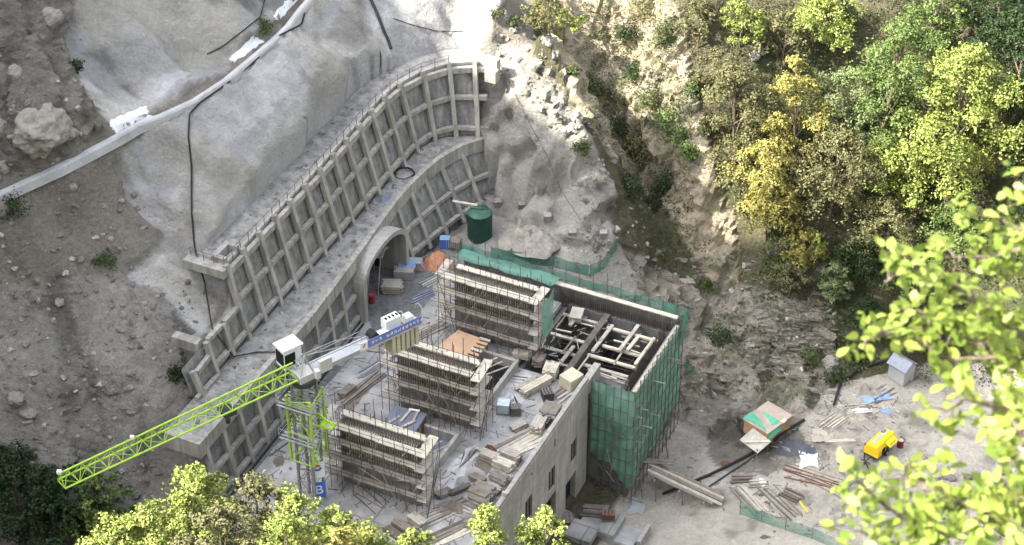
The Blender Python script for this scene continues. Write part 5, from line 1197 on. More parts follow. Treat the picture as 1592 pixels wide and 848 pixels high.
gl = MB()
for k in range(7): gl.box(c - uy * 1.08 + ux * (.05 + k * .15) + ZV * 1.42, (.09, .05, .1), az, (.5, 0))
gl.obj('lettering', 'blacksteel', t)
c = yz(1399,695); t = thing('site_barrel', c, 'dark red barrel standing beside the yellow compressor', 'barrel'); MB().tube(c, c + ZV * .86, .3, n=16).obj('body', 'drum', t); MB().tube(c + ZV * .3, c + ZV * .34, .32, n=16).obj('hoop', 'drum', t); MB().tube(c + ZV * .86, c + ZV * .89, .26, n=16).obj('lid', 'plank2', t)
# board hut with tarp and a lean-to
c = yz(1192,668); ux = (RV * .62 + HV * .62).normalized(); uy = Vector((-ux.y, ux.x, 0)); az = math.atan2(ux.y, ux.x)
t = thing('board_hut', c, 'low brown board hut whose roof is half covered by green tarp', 'hut')
MB().box(c + ZV * .7, (3.6, 2.9, 1.6), az).obj('wall', 'hutply', t)
c = c - ZV * .33
MB().box(c + ZV * 1.86 - ux * .0, (3.8, 3.1, .12), az, (.0, 0)).obj('roof', 'hutroof', t)
MB().sheet([[c + ux * (-1.9 + a * 2.0 + .25 * math.sin(b * 3)) + uy * (1.6 - b * 3.3) + ZV * (1.95 + .06 * math.sin(a * 5 + b * 4) + (-.75 * max(0, b - .88) * 8)) for a in np.linspace(0, 1, 9)] for b in np.linspace(0, 1, 13)]).obj('tarp', 'greentarp', t, smooth=True)
MB().box(c - uy * 1.5 + ux * .6 + ZV * 2.0, (.5, .3, .2), az).obj('roof_weight', 'white', t)
c2 = c - ux * 2.9 - uy * .9 - ZV * .1
t2 = thing('lean_to', c2, 'small weathered lean-to roof in front of the board hut', 'lean-to')
MB().box(c2 + ZV * 1.35, (2.0, 2.3, .08), az, (.12, -.15)).obj('roof', 'plank2', t2); MB().box(c2 + ZV * 1.42 - uy * .3, (.25, 2.4, .06), az + .8).obj('roof_board', 'plank', t2)
for a, b in ((-.8, -.9), (.8, -.9), (-.8, .9), (.8, .9)): MB().tube(c2 + ux * a + uy * b, c2 + ux * a + uy * b + ZV * 1.35, .06, n=6).obj('post', 'plank3', t2)
# metal shed
c = yz(1400,588); ux = (RV * .95 + HV * .3).normalized(); uy = Vector((-ux.y, ux.x, 0)); az = math.atan2(ux.y, ux.x); az2 = az + .45; ux = Vector((math.cos(az2), math.sin(az2), 0)); uy = Vector((-ux.y, ux.x, 0))
t = thing('metal_shed', c, 'small metal shed with a bluish gable roof at the edge of the yard', 'shed')
wv = MB(); hw, hl, he, hr = .85, 1.0, 1.95, 2.6
pr = [(-hw, 0), (hw, 0), (hw, he), (0, hr - .12), (-hw, he)]
A1 = [c + ux * x - uy * hl + ZV * z for x, z in pr]; B1 = [c + ux * x + uy * hl + ZV * z for x, z in pr]
wv.add(A1 + B1, [(0,1,2,3,4),(9,8,7,6,5),(0,5,6,1),(1,6,7,2),(0,4,9,5)]).obj('wall', 'galv', t)
rf = MB()
for s in (-1, 1):
    a_, b_ = c + ux * (s * (hw + .22)) + ZV * (he - .1), c + ZV * (hr)
    rf.hexa([a_ - uy * (hl + .2), a_ + uy * (hl + .2), b_ + uy * (hl + .2), b_ - uy * (hl + .2)] + [p + ZV * .06 for p in (a_ - uy * (hl + .2), a_ + uy * (hl + .2), b_ + uy * (hl + .2), b_ - uy * (hl + .2))])
rf.obj('roof', 'roofmetal', t)
MB().bar(c + ux * (hw + .03) - uy * .45 + ZV * .95, c + ux * (hw + .03) + uy * .1 + ZV * .95, .04, 1.8).obj('door', 'door', t)
MB().box(c + ux * 1.5 + uy * .7 + ZV * .7, (1.6, .08, 1.5), az2 + .2).obj('side_screen', 'blacksteel', t)
# sheets, timber and scrap of the yard
G3 = 'scrap timber in the yard'
boards('loose_boards', 1262,725, 6.2, 5, .1, 0, ['rust', 'plank3', 'rust'], 'long rusty bars lying parallel on the yard behind the yellow-tipped plank', group=G3, z=-11.2, spread=.32, pos=yz(1262,742), th=.07)
boards('loose_boards', 0, 0, 4.0, 3, .1, -12, ['rust', 'plank3'], 'shorter rusty bars at the near side of the long ones', group=G3, spread=.3, pos=yz(1285,757), th=.07)
boards('loose_boards', 0, 0, 4.2, 10, .12, 70, PL, 'heap of pale poles and laths by the debris bank in the yard', group=G3, spread=.05, pos=yz(1302,652), h=.3)
boards('loose_boards', 0, 0, 3.4, 8, .12, 36, PM, 'tangle of grey laths on the debris bank', group=G3, spread=.12, pos=yz(1330,640), h=.3)
boards('loose_boards', 0, 0, 3.0, 2, .16, 30, ['plank'], 'single pale plank lying between the debris bank and the compressor', group=G3, pos=yz(1308,686))
boards('loose_boards', 0, 0, 3.2, 4, .2, 64, PD, 'dark beams sticking up at the top of the debris bank', group=G3, pos=yz(1372,612), h=.3, spread=.3)
boards('loose_boards', 0, 0, 4.4, 5, .24, -34, PM, 'weathered planks at the yard end of the timber ramp', group=G3, pos=yz(1165,778), h=.3, spread=.08)
boards('loose_boards', 0, 0, 5.2, 4, .16, -30, PD, 'long dark planks behind the long green mesh fence', group=G3, pos=yz(1215,782), h=.3, spread=.3)
boards('loose_boards', 0, 0, 2.0, 6, .18, -10, PD, 'small pile of dark billets in the middle of the yard', group=G3, pos=yz(1230,772), h=.3, spread=.02, th=.14)
boards('loose_boards', 0, 0, 2.2, 5, .2, 30, PD, 'pile of dark offcuts beside the twin black pipe', group=G3, pos=yz(1153,745), h=.3, spread=.05, th=.14)
boards('loose_boards', 0, 0, 2.0, 5, .2, 30, PM, 'grey offcuts just right of the dark pile by the pipe', group=G3, pos=yz(1180,752), h=.3, spread=.05)
boards('loose_boards', 0, 0, 1.6, 1, .16, -40, ['yellow'], 'yellow-tipped short plank near the green mesh fence', group=G3, pos=yz(1250,790))
heap('debris_bank', yz(1318,648) - ZV * .25, 3.6, 2.0, .9, 'stone', 'bank of pale debris and broken timber in the middle of the yard', 'debris', 21, .4, 30)
heap('debris_bank', yz(1290,668) - ZV * .25, 2.0, 1.6, .6, 'stoned', 'dark low debris bank under the pale plank', 'debris', 22, .4, 26)
heap('earth_bank', yz(1335,605) - ZV * .3, 3.4, 1.4, 1.2, 'stone', 'pale earth bank along the edge of the yard below the shed', 'earth bank', 23, .3, 30)
heap('sand_bag', yz(1212,711) - ZV * .1, .7, .5, .5, 'plank3', 'dark brown sack lying left of the slate tarp', 'sack', 24, .3)
heap('site_winch', yz(1306,722) - ZV * .05, .6, .35, .5, 'blacksteel', 'small dark winch body on the ground before the compressor', 'winch', 25, .4)
heap('mud_heap', yz(1130,722) - ZV * .15, 1.0, .7, .5, 'rust', 'dark brown mud heap beside the pipe left of the yard', 'heap', 26, .4)
def tarp_sheet(px, py, w, d, rot, m, label, seed=0, h_=.18, pos=None):
    c = Vector(pos) if pos else yz(px, py); r = random.Random(seed); ro = Matrix.Rotation(math.radians(rot), 3, 'Z'); nn = 12; rows = []
    for i in range(nn):
        row = []
        for j in range(nn):
            u, v = i / (nn - 1) - .5, j / (nn - 1) - .5; e = 1 + .25 * math.sin(5 * u + seed) * (abs(v) * 2) + r.uniform(-.05, .05)
            p = c + ro @ Vector((u * w * e, v * d * e, 0)); p.z = drop(p.x, p.y, 40) + .04 + h_ * (r.random() ** 2) * (1 - max(abs(u), abs(v)) * 1.2); row.append(p)
        rows.append(row)
    return MB().sheet(rows).obj('tarpaulin', m, None, label, 'tarpaulin', 'sheets lying in the yard', smooth=True)
tarp_sheet(1240,698, 3.6, 2.0, 10, 'darktarp', 'crumpled slate grey tarpaulin in the yard', 3)
tarp_sheet(1258,716, 1.6, 1.8, 20, 'whitetarp', 'crumpled white sheet beside the slate tarpaulin', 4)
tarp_sheet(1362,620, 2.6, 1.2, 40, 'bluetarp', 'faded blue sheet on the debris bank', 5, .3)
tarp_sheet(1376,640, .9, .7, 20, 'bluetarp', 'small blue rag at the edge of the debris bank', 6, .2)
tarp_sheet(1325,640, 4.0, .7, 33, 'whitetarp', 'long narrow white strip of sheet over the debris bank', 7, .25)
tarp_sheet(1180,752, 1.4, 1.0, 20, 'cement', 'pale dusty sheet near the timber ramp', 8, .1)
tarp_sheet(1280,680, 2.2, 1.6, 20, 'plank2', 'dusty flat sheet covering something left of the pale plank', 9, .5)
tarp_sheet(991,790, 1.3, 1.9, 10, 'galv', 'grey metal sheet lying in the pit below the netted tower', 10, .02)
# timber ramp from the tower to the yard
a = Vector((19.3, -10.2, -9.2)); a = on_x(1012,728,19.6); b = yz(1120,782) + ZV * .3; t = thing('timber_ramp', a, 'timber ramp bridging from the netted tower down to the yard', 'ramp')
dr = (b - a); sdv = Vector((dr.y, -dr.x, 0)).normalized()
for k, off in enumerate((-.75, -.35, .05, .45, .85)): MB().bar(a + sdv * off + ZV * R_.uniform(-.05, .1) - dr * .03 * (k % 2), b + sdv * (off + R_.uniform(-.1, .1)) + dr * R_.uniform(-.08, .05), .34, .14).obj('plank', ('plank3', 'plank2', 'plank3', 'plank2', 'plank3')[k], t)
for f in (.1, .45, .8): MB().bar(a + dr * f - sdv * 1.1 - ZV * .16, a + dr * f + sdv * 1.3 - ZV * .16, .16, .16).obj('cross_beam', 'plank3', t)
for f in (.12, .5):
    for s in (-.8, .9):
        p = a + dr * f + sdv * s; MB().tube((p.x, p.y, drop(p.x, p.y, p.z + 3) - .2), p - ZV * .1, .07, n=6).obj('prop', 'plank3', t)
boards('loose_boards', 0, 0, 3.0, 2, .3, 20, PM, 'two thick planks resting on the tower end of the timber ramp', group=G3, pos=a + Vector((.6, .9, .25)))
# low concrete slabs and walls in front of the tower
for k, (px, py, L_, W_, ro, lab) in enumerate(((935,815,3.6,3.0,25,'square concrete slab below the doorway of the building'),(965,835,3.4,2.6,25,'cracked concrete slab at the bottom, before the netted tower'),(905,830,2.6,2.4,25,'grey concrete slab closest to the building doorway'))):
    c = hit(px, py) + ZV * .0; MB().box(c + ZV * .15, (L_, W_, .6), math.radians(90 - ro - 65)).obj('concrete_slab', 'slab', None, lab, 'slab', 'broken slabs at the foot of the building')
c = hit(1000,842); MB().box(c + ZV * .5, (.4, 2.6, 1.2), .0).obj('low_wall', 'concrete', None, 'short low concrete wall at the bottom before the pit', 'wall')
boards('loose_boards', 0, 0, 2.6, 5, .3, 20, PD, 'dark boards between the broken slabs below the building', group=G3, pos=hit(925,800) + ZV * .4, h=.3)
heap('scrap_heap', hit(880,800), 1.1, .9, .7, 'stoned', 'grey rubble heap at the foot of the building doorway', 'heap', 31, .5)
crate_block('crate', 946,806,(1.2,.8,.6),20,'rust','brown crate standing on the slab below the netted tower','crate',z=-11.6)
for (px, py), lab in (((648,298),'black hose coil lying on the middle berm above the tunnel portal'),):
    c = Vector((-12.6, 1.6, ZL + .08)); MB().path([c + Vector((.9 * math.cos(a) * (1 + .12 * math.sin(3 * a)), 1.0 * math.sin(a), .02 * a)) for a in np.linspace(0, 10, 40)], .05, 5).obj('slope_hose', 'black', None, lab, 'hose')
heap('scrap_heap', (-12.5, -3.0, ZL + .05), .7, 1.0, .5, 'bluegrey', 'bluish scrap heap on the middle berm above the tunnel portal', 'heap', 41, .5)
heap('scrap_heap', (-11.2, 9.3, ZL + .05), .8, .5, .3, 'plank3', 'dark debris heap at the right end of the middle berm', 'heap', 42, .5)
# dark wet mud on the roof slab, lying as thin films
def film(px_poly, m, name, z=.006, jitter=6, seed=0):
    r = random.Random(seed); P = []
    n = len(px_poly)
    for i in range(n):
        (ax, ay), (bx, by) = px_poly[i], px_poly[(i + 1) % n]
        for k in range(5): P.append(at(ax + (bx - ax) * k / 5 + r.uniform(-jitter, jitter), ay + (by - ay) * k / 5 + r.uniform(-jitter, jitter) * .6, z))
    c = sum(P, Vector()) / len(P); nn = len(P)
    o = MB().add(P + [c], [(k, (k + 1) % nn, nn) for k in range(nn)]).obj(name, m, None, None, None, None, 'structure'); return o
film([(572,496),(640,414),(690,408),(668,470),(640,505),(610,515),(585,520)], 'darkconc', 'mud_floor', .036, 4, 1)
film([(548,560),(592,528),(610,545),(590,590),(560,615),(535,600)], 'wetslab', 'wet_floor', .006, 5, 2) if False else None

film([(744,708),(752,700),(768,705),(772,722),(752,735),(738,722)], M['mud'], 'mud_floor', .008, 3, 5)
film([(528,640),(548,618),(566,600),(574,606),(552,632),(536,650)], M['mud'], 'wet_floor', .008, 3, 6)
film([(770,760),(800,742),(806,752),(780,772),(764,775)], M['mud'], 'mud_floor', .008, 3, 7)
film([(425,716),(434,708),(446,712),(440,724),(428,726)], M['mud'], 'wet_floor', .008, 2, 8)
film([(770,596),(800,575),(842,590),(820,622),(790,640),(762,632)], M['powder'], 'cement_floor', .012, 7, 9)
film([(676,760),(704,715),(738,690),(742,705),(716,745),(690,775)], M['powder'], 'cement_floor', .012, 7, 10)

# ------------------------------------------------------------------ trees and plants
LM = dict(
    lime=leaf_mat('leaf_yellow_green', [(.20,.26,.06),(.30,.33,.09),(.14,.21,.05),(.36,.36,.13)], .22),
    gold=leaf_mat('leaf_gold', [(.31,.29,.08),(.26,.27,.08),(.34,.28,.09),(.20,.22,.06)], .22),
    mid=leaf_mat('leaf_mid_green', [(.10,.155,.045),(.155,.21,.06),(.07,.12,.035),(.21,.25,.09)], .22),
    pale=leaf_mat('leaf_pale_green', [(.17,.22,.10),(.23,.27,.13),(.13,.18,.08)], .3),
    dark=leaf_mat('leaf_shade_dark', [(.022,.045,.015),(.038,.066,.022),(.016,.032,.012)], .25),  # greens lowered, shade of the dark trees put into the leaf colour
    olive=leaf_mat('leaf_olive', [(.125,.135,.055),(.185,.17,.085),(.085,.10,.04),(.21,.195,.10)], .2),
    near=leaf_mat('leaf_foreground', [(.21,.28,.05),(.30,.36,.085),(.15,.23,.04),(.38,.41,.13)], .45, .4),
    weed=leaf_mat('leaf_weed', [(.035,.07,.02),(.06,.095,.028),(.10,.11,.045),(.14,.13,.07)], .25),  # darkened so the undergrowth paints the deep shadow between crowns
)
def leaf_cloud(name, cent, nrm, size, m, parent, seed, lw=.62, **kw):
    rs = np.random.RandomState(seed); n = len(cent)
    nrm = nrm / np.maximum(np.linalg.norm(nrm, axis=1), 1e-6)[:, None]
    t = rs.normal(size=(n, 3)); t -= nrm * (t * nrm).sum(1)[:, None]; t /= np.linalg.norm(t, axis=1)[:, None]; b = np.cross(nrm, t)
    L = (size * rs.uniform(.5, 1.4, n))[:, None]; W = L * lw
    fold = nrm * L * .16
    if m == 'near':
        q = [(-.5, 0, 0), (-.2, .32, .5), (.15, .5, .9), (.42, .3, .5), (.52, 0, 0), (.42, -.3, .5), (.15, -.5, .9), (-.2, -.32, .5)]
    else: q = [(-.5, 0, 0), (-.05, .5, 1), (.5, 0, 0), (-.05, -.5, 1)]
    nv = len(q); v = np.stack([cent + t * L * x + b * W * y + fold * z for x, y, z in q], 1).reshape(-1, 3)
    org = ORG[parent.name] if parent is not None else Vector((0, 0, 0)); v = v - np.array(org)
    me = bpy.data.meshes.new(name); me.vertices.add(len(v)); me.vertices.foreach_set('co', v.astype(np.float32).ravel())
    me.loops.add(nv * n); me.loops.foreach_set('vertex_index', np.arange(nv * n, dtype=np.int32)); me.polygons.add(n); me.polygons.foreach_set('loop_start', np.arange(0, nv * n, nv, dtype=np.int32))
    me.update(calc_edges=True); me.materials.append(LM[m]); o = bpy.data.objects.new(name, me); scene.collection.objects.link(o)
    if parent is not None: o.parent = parent
    ORG[o.name] = org; tag(o, **kw); return o
def tree(label, base, H, W, leaf, n, size, seed, shape='round', group='trees on the wooded slope', name='leafy_tree', cat='tree', low=.18, lobes=None, trunk_r=None):
    r = random.Random(seed); rs = np.random.RandomState(seed); base = Vector(base); root = thing(name, base, label, cat, group)
    lean = Vector((r.uniform(-.08, .08), r.uniform(-.08, .08), 0)) * H
    tr = trunk_r or max(.05, H * .016); tp = [base - ZV * .4 + lean * (k / 6) ** 2 + Vector((r.uniform(-.1, .1), r.uniform(-.1, .1), 0)) * tr * 3 * (k > 0) + ZV * (H * .86 + .4) * k / 6 for k in range(7)]
    MB().path(tp, tr, 7, tr * .2).obj('trunk', 'bark', root)
    def prof(f):      # crown half width by height fraction
        if shape == 'cone': return (1 - f) ** .8 * min(1, .35 + f * 4)
        if shape == 'tall': return math.sin(math.pi * min(1, (f * .9 + .1))) ** .7
        return math.sqrt(max(0, 1 - (2 * f - .9) ** 2 * .95))
    nl = lobes or int(9 + W * 1.7); C_ = []; lm = MB()
    for k in range(nl):
        f = ((k + r.random()) / nl) ** .9; a = k * 2.399 + r.uniform(-.5, .5); rad = W / 2 * prof(f) * r.uniform(.35, .95)
        p = base + lean * f + Vector((math.cos(a) * rad, math.sin(a) * rad, H * (low + (1 - low) * f * .93)))
        C_.append((p, W * r.uniform(.08, .18) * (.55 + .6 * prof(f))))
        if k % 2 == 0:
            q = tp[min(5, max(1, int(6 * (low + (1 - low) * f) - .8)))]; mid_ = (q + p) / 2 + ZV * H * .02
            lm.path([q, mid_, p], tr * .42, 5, tr * .1)
    lm.obj('limbs', 'bark', root)
    cl = []; cn = []
    for p, rl in C_:
        m_ = int(n / nl * r.uniform(.6, 1.4)); ns_ = max(4, m_ // 16)
        d = rs.normal(size=(ns_, 3)); d /= np.linalg.norm(d, axis=1)[:, None]; d[:, 2] = np.abs(d[:, 2]) * .8 - .25
        sc = np.array(p) + d * rl * rs.uniform(.5, 1.45, ns_)[:, None]
        k = rs.randint(0, ns_, m_); off = rs.normal(size=(m_, 3)) * rl * .19
        cl.append(sc[k] + off); cn.append(d[k] * .6 + rs.normal(size=(m_, 3)) * .55 + np.array((0, 0, .65)))
    leaf_cloud('crown', np.concatenate(cl), np.concatenate(cn), size, leaf, root, seed)
    return root
def tp_(px, py): p = hit(px, py); return p
TREES = [
 # px,py of the foot, height, crown width, leaf, leaves, size, shape, label
 (1470,322,20,12.5,'lime',14000,.42,'tall','tallest bright yellow-green tree on the wooded slope'),
 (1400,318,7.5,9,'lime',5000,.40,'round','broad lime green tree at the lower left foot of the tallest one'),
 (1362,265,19,9.5,'mid',9000,.36,'tall','tall mid green tree left of the tallest yellow-green one'),
 (1232,262,13.5,6.2,'gold',5200,.36,'tall','golden autumn tree with a bright orange tinge at its top'),
 (1190,372,12.5,8,'gold',6500,.36,'round','golden yellow-green tree below the golden autumn tree'),
 (1138,262,13,7,'olive',5200,.34,'tall','dull olive tree left of the golden autumn tree'),
 (1112,160,6.5,5.0,'olive',2000,.34,'round','olive shrubby tree on the tan slope above the other olive one'),
 (1150,72,5.5,5.0,'lime',2200,.36,'round','small yellow-green tree close to the top edge'),
 (1085,75,6.0,4.0,'olive',1700,.34,'tall','brownish thin tree at the top edge above the tan slope'),
 (1285,75,6.5,8.5,'lime',3600,.38,'round','wide light green tree cut by the top edge'),
 (1312,225,9.5,8.0,'pale',5000,.34,'round','pale green tree between the golden and the mid green trees'),
 (1290,340,11,10,'olive',7000,.36,'round','broad olive tree in the middle of the wooded slope'),
 (1375,400,7.0,8.0,'olive',4200,.34,'round','dull olive tree below the broad lime green tree'),
 (1245,420,4.5,4.5,'gold',1900,.34,'round','small golden green tree under the shaded hollow'),
 (1298,475,5.5,4.8,'pale',2200,.34,'round','small pale green tree at the foot of the wooded slope'),
 (1270,408,3.6,2.8,'lime',900,.36,'round','little lime green sapling above the small pale green tree'),
 (1225,455,3.4,4.4,'olive',1500,.32,'round','low olive tree at the top of the layered rock face'),
 (1150,300,7.0,7.5,'olive',3600,.34,'round','broad olive bushy tree left of the golden yellow-green one'),
 (1500,380,4.5,8.0,'mid',3600,.36,'round','spreading mid green tree below the tallest one'),
 (1575,190,13,10,'dark',6500,.38,'tall','tree in shade-darkened green at the right edge behind the tallest one'),
 (1545,70,8.0,7.5,'dark',3800,.38,'round','tree in shade-darkened green in the top right corner'),
 (1590,290,8.0,7.0,'dark',3000,.38,'round','dark tree half cut by the right edge'),
 (1440,90,8.5,7.0,'mid',3200,.36,'round','green tree at the top edge behind the tallest yellow-green one'),
 (1215,110,7.0,6.0,'olive',2200,.34,'round','olive tree above the golden autumn tree near the top'),
 (1345,520,4.2,5.0,'dark',2200,.32,'round','dark leafy tree at the yard edge left of the blurred leaves'),
 (1430,545,4.5,6.0,'dark',2400,.34,'round','dark tree just behind the small metal shed'),
 (1335,440,5.5,6.0,'dark',2400,.34,'round','dark tree in the shaded hollow of the wooded slope'),
 (1420,470,6.0,7.0,'mid',2600,.36,'round','mid green tree partly behind the blurred foreground leaves'),
 (845,55,4.5,5.0,'olive',1900,.32,'round','dark olive tree on the crest of the rocky spur'),
 (876,72,5.2,3.2,'lime',1700,.34,'tall','slim bright green tree on the crest of the rocky spur'),
 (838,40,3.0,3.0,'gold',900,.32,'round','small yellowing tree leaning over the rocky spur'),
]
for i, (px, py, H, W, lf, n, sz, shp, lab) in enumerate(TREES): tree(lab, tp_(px, py), H, W, lf, int(n * 1.5), sz * .74, 300 + i, shp)
BOT = [  # crown-centre pixel, distance along the view, height, width, leaf, label
 (290,800,150,12,6.8,'lime',5200,'big lime green treetop left of the crane mast foot'),
 (395,812,149,12,6.2,'olive',4800,'dull yellow-olive treetop under the crane mast foot'),
 (470,828,148,12,6.0,'lime',4600,'bright treetop directly below the crane mast'),
 (545,856,147,11,5.6,'lime',4200,'yellowish treetop before the frontmost scaffold'),
 (345,858,144,12,6.5,'olive',4600,'olive treetop at the bottom edge below the big lime one'),
 (235,856,146,11,5.6,'lime',4200,'lime treetop at the bottom edge right of the small shaded tree'),
 (440,868,143,12,6.2,'lime',4600,'green treetop at the bottom edge, under the middle of the treetops row'),
 (755,848,150,10,4.8,'lime',3600,'left one of the two treetops in front of the concrete building'),
 (845,848,151,10,4.6,'lime',3600,'right one of the two treetops in front of the concrete building'),
 (180,872,146,10,5.4,'lime',4200,'leftmost lime treetop of the row at the bottom edge'),
 (520,880,143,11,5.6,'gold',4200,'yellowish treetop at the bottom edge before the second dark board stack'),
 (595,872,147,10,5.2,'lime',4200,'bright treetop at the bottom edge right below the frontmost scaffold corner'),
 (310,835,147,12,6.4,'lime',5000,'bright lime treetop between the big lime one and the bottom edge'),
 (660,866,146,9,3.6,'lime',2200,'smallest treetop at the bottom edge between the two groups'),
]
GB = 'treetops along the bottom'
for i, (px, py, t_, H, W, lf, n, lab) in enumerate(BOT):
    p = CAM + ray(px, py) * t_; tree(lab, p - ZV * H * .66, H, W, lf, int(n * 1.4), .25, 500 + i, 'round', GB, low=.3)
DKT = [(35,815,9,8.5,'dark',4600,'big dark treetop in the bottom left corner'),(105,800,7,6.0,'dark',3200,'dark treetop right below the tip of the crane jib'),(165,790,5.5,5.0,'mid',2200,'shaded green treetop on the scree right of the jib tip'),(10,748,6,6,'dark',2600,'dark treetop at the left edge above the bottom corner'),
 (150,838,6,5.0,'lime',2400,'small lime tree in the shade among the dark ones'),(95,850,8,7,'dark',3200,'dark treetop at the bottom edge beside the corner one'),(200,815,3.5,4.0,'mid',1400,'low green bush-like tree at the foot of the scree')]
for i, (px, py, H, W, lf, n, lab) in enumerate(DKT):
    p = hit(px, py + 20); tree(lab, p - ZV * .3, H, W, lf, n, .30, 600 + i, 'round', GB)
def bush(px, py, H, W, leaf, n, label, seed, size=.26):
    p = hit(px, py); r = random.Random(seed); rs = np.random.RandomState(seed); root = thing('shrub', p, label, 'shrub', 'shrubs on the slopes')
    sm = MB()
    for k in range(6):
        a = r.uniform(0, 6.28); sm.path([p - ZV * .2, p + Vector((math.cos(a) * W * .2, math.sin(a) * W * .2, H * .4)), p + Vector((math.cos(a) * W * .38, math.sin(a) * W * .38, H * .8))], .035, 5, .012)
    sm.obj('stems', 'bark', root)
    ns_ = max(6, n // 14); d = rs.normal(size=(ns_, 3)); d /= np.linalg.norm(d, axis=1)[:, None]; d[:, 2] = np.abs(d[:, 2])
    sc = np.array(p) + d * np.array((W / 2, W / 2, H * .9)) * rs.uniform(.35, 1, ns_)[:, None] + np.array((0, 0, .1)); k = rs.randint(0, ns_, n)
    leaf_cloud('foliage', sc[k] + rs.normal(size=(n, 3)) * W * .09, d[k] + rs.normal(size=(n, 3)) * .6 + np.array((0, 0, .5)), size, leaf, root, seed)
SHR = [(1040,190,1.6,3.2,'mid',700,'bright green creeper patch in the gully, the upper one'),(1055,215,1.5,2.8,'mid',650,'bright green creeper patch in the gully, the middle one'),(1068,242,1.8,2.6,'mid',650,'bright green creeper patch in the gully, the lowest one'),
 (985,235,2.6,3.0,'olive',800,'yellowish shrub on the ridge right of the rocky spur'),(1000,262,2.6,2.6,'olive',700,'drooping shrub on the ridge below the yellowish one'),(915,135,1.8,3.6,'weed',800,'grassy dark shrub hanging over the spur top'),(940,150,1.6,3.2,'olive',700,'dry tufted shrub right of the grassy dark one'),
 (960,205,2.2,2.8,'dark',700,'dark shrub in the shade behind the pointed rock of the spur'),(980,300,2.4,3.0,'dark',700,'dark shrub in the shaded gully'),(1030,300,3.0,3.4,'dark',900,'dark shrub at the head of the deep shadow'),(905,235,1.4,2.0,'weed',420,'small weed clump on the lip of the spur'),
 (1000,20,3.0,4.0,'olive',1000,'olive shrub at the top edge above the shaded gully'),(1030,60,2.6,3.2,'weed',800,'green shrub high on the tan slope'),(970,60,2.4,3.0,'dark',700,'dark shrub along the shaded gully near the top'),(985,120,2.6,3.0,'dark',800,'dark shrub halfway down the shaded gully'),(1010,165,2.4,3.0,'weed',700,'weedy shrub where the gully meets the tan slope'),
 (1085,140,2.4,3.0,'weed',700,'weedy shrub on the tan slope below the olive tree'),(1100,205,2.0,2.6,'weed',600,'low weedy shrub left of the dull olive tree'),(1160,330,2.2,2.8,'olive',700,'olive shrub below the dull olive tree'),(1230,385,2.0,3.0,'olive',600,'olive shrub above the layered rock'),
 (1200,420,1.8,2.4,'weed',500,'weedy shrub at the lower end of the tan slope'),(1330,560,1.6,3.2,'dark',800,'dark shrub at the edge of the yard by the black pipe'),(1260,560,1.6,3.2,'weed',700,'weedy shrub at the foot of the layered rock'),(1100,450,1.4,2.6,'weed',500,'weed patch on the grey cliff right of the tower'),(1120,530,1.5,3.0,'dark',600,'dark weed patch in the cliff face'),
 (1300,590,1.2,2.6,'dark',500,'dark weeds at the lower end of the black pipe'),(20,330,1.0,3.6,'dark',600,'dark green weeds under the mortar kerb at the left'),(165,405,.8,2.6,'weed',350,'sparse weeds on the soil bench left of the sprayed lobe'),(275,585,1.0,1.8,'dark',320,'dark tuft on the scree near the broken wall end'),(118,108,1.0,1.8,'dark',320,'dark tuft on the upper left slope below the sprayed rock'),
 (410,45,.7,2.6,'weed',350,'dry weeds on the bench near the top'),(775,25,.8,1.6,'weed',250,'tuft on the sunlit rock right of the wall top'),(800,35,.8,1.8,'weed',280,'small tuft beside the yellowing tree on the spur'),(890,115,1.2,2.0,'weed',380,'weed clump on the spur under the slim bright tree'),(1400,575,1.2,2.6,'weed',420,'weeds around the foot of the metal shed')]
for i, (px, py, H, W, lf, n, lab) in enumerate(SHR): bush(px, py, H, W, lf, n, lab, 800 + i)
# undergrowth over the wooded slope, far too much to count
cl = []; rsu = np.random.RandomState(5); tri = 0
for k in range(4200):
    px, py = rsu.uniform(1040, 1600), rsu.uniform(-10, 600)
    if px < 1130 and rsu.rand() < .75: continue
    if px < 1180 and 250 < py < 470 and rsu.rand() < .9: continue
    if py > 470 and px < 1290 and rsu.rand() < .8: continue
    p = hit(px, py)
    if p.z < -9.6 and p.y < 14: continue
    m_ = rsu.randint(8, 22); cl.append(np.array(p) + rsu.normal(size=(m_, 3)) * np.array((.55, .55, .3)) + np.array((0, 0, .3)))
for k in range(1200):
    px, py = rsu.uniform(900, 1075), rsu.uniform(-5, 420)
    if px - 915 < (py - 180) * .45: continue
    p = hit(px, py); m_ = rsu.randint(6, 14); cl.append(np.array(p) + rsu.normal(size=(m_, 3)) * np.array((.4, .4, .2)) + np.array((0, 0, .15)))
for k in range(420):
    px, py = rsu.uniform(960, 1320), rsu.uniform(400, 620)
    if fbm(np.array([[px / 60., py / 60., 0.]]), 1, 2, 9)[0] < .05: continue
    p = hit(px, py); m_ = rsu.randint(5, 14); cl.append(np.array(p) + rsu.normal(size=(m_, 3)) * np.array((.35, .35, .15)) + np.array((0, 0, .1)))
cl = np.concatenate(cl); leaf_cloud('undergrowth', cl, rsu.normal(size=cl.shape) * .6 + np.array((0, 0, .9)), .24, 'weed', None, 77, label='tangled weeds and undergrowth covering the wooded slope', cat='undergrowth', kind='stuff')
cl = []
for k in range(900):
    a, b = rsu.uniform(-60, 70), rsu.uniform(-105, -50); q_ = ab(a, b); z = drop(q_.x, q_.y); m_ = 14
    cl.append(np.array((q_.x, q_.y, z)) + rsu.normal(size=(m_, 3)) * np.array((.9, .9, .4)) + np.array((0, 0, .4)))
cl = np.concatenate(cl); leaf_cloud('hillside_scrub', cl, rsu.normal(size=cl.shape) * .6 + np.array((0, 0, .9)), .4, 'mid', None, 78, label='scrub on the bank below the lookout', cat='scrub', kind='stuff')

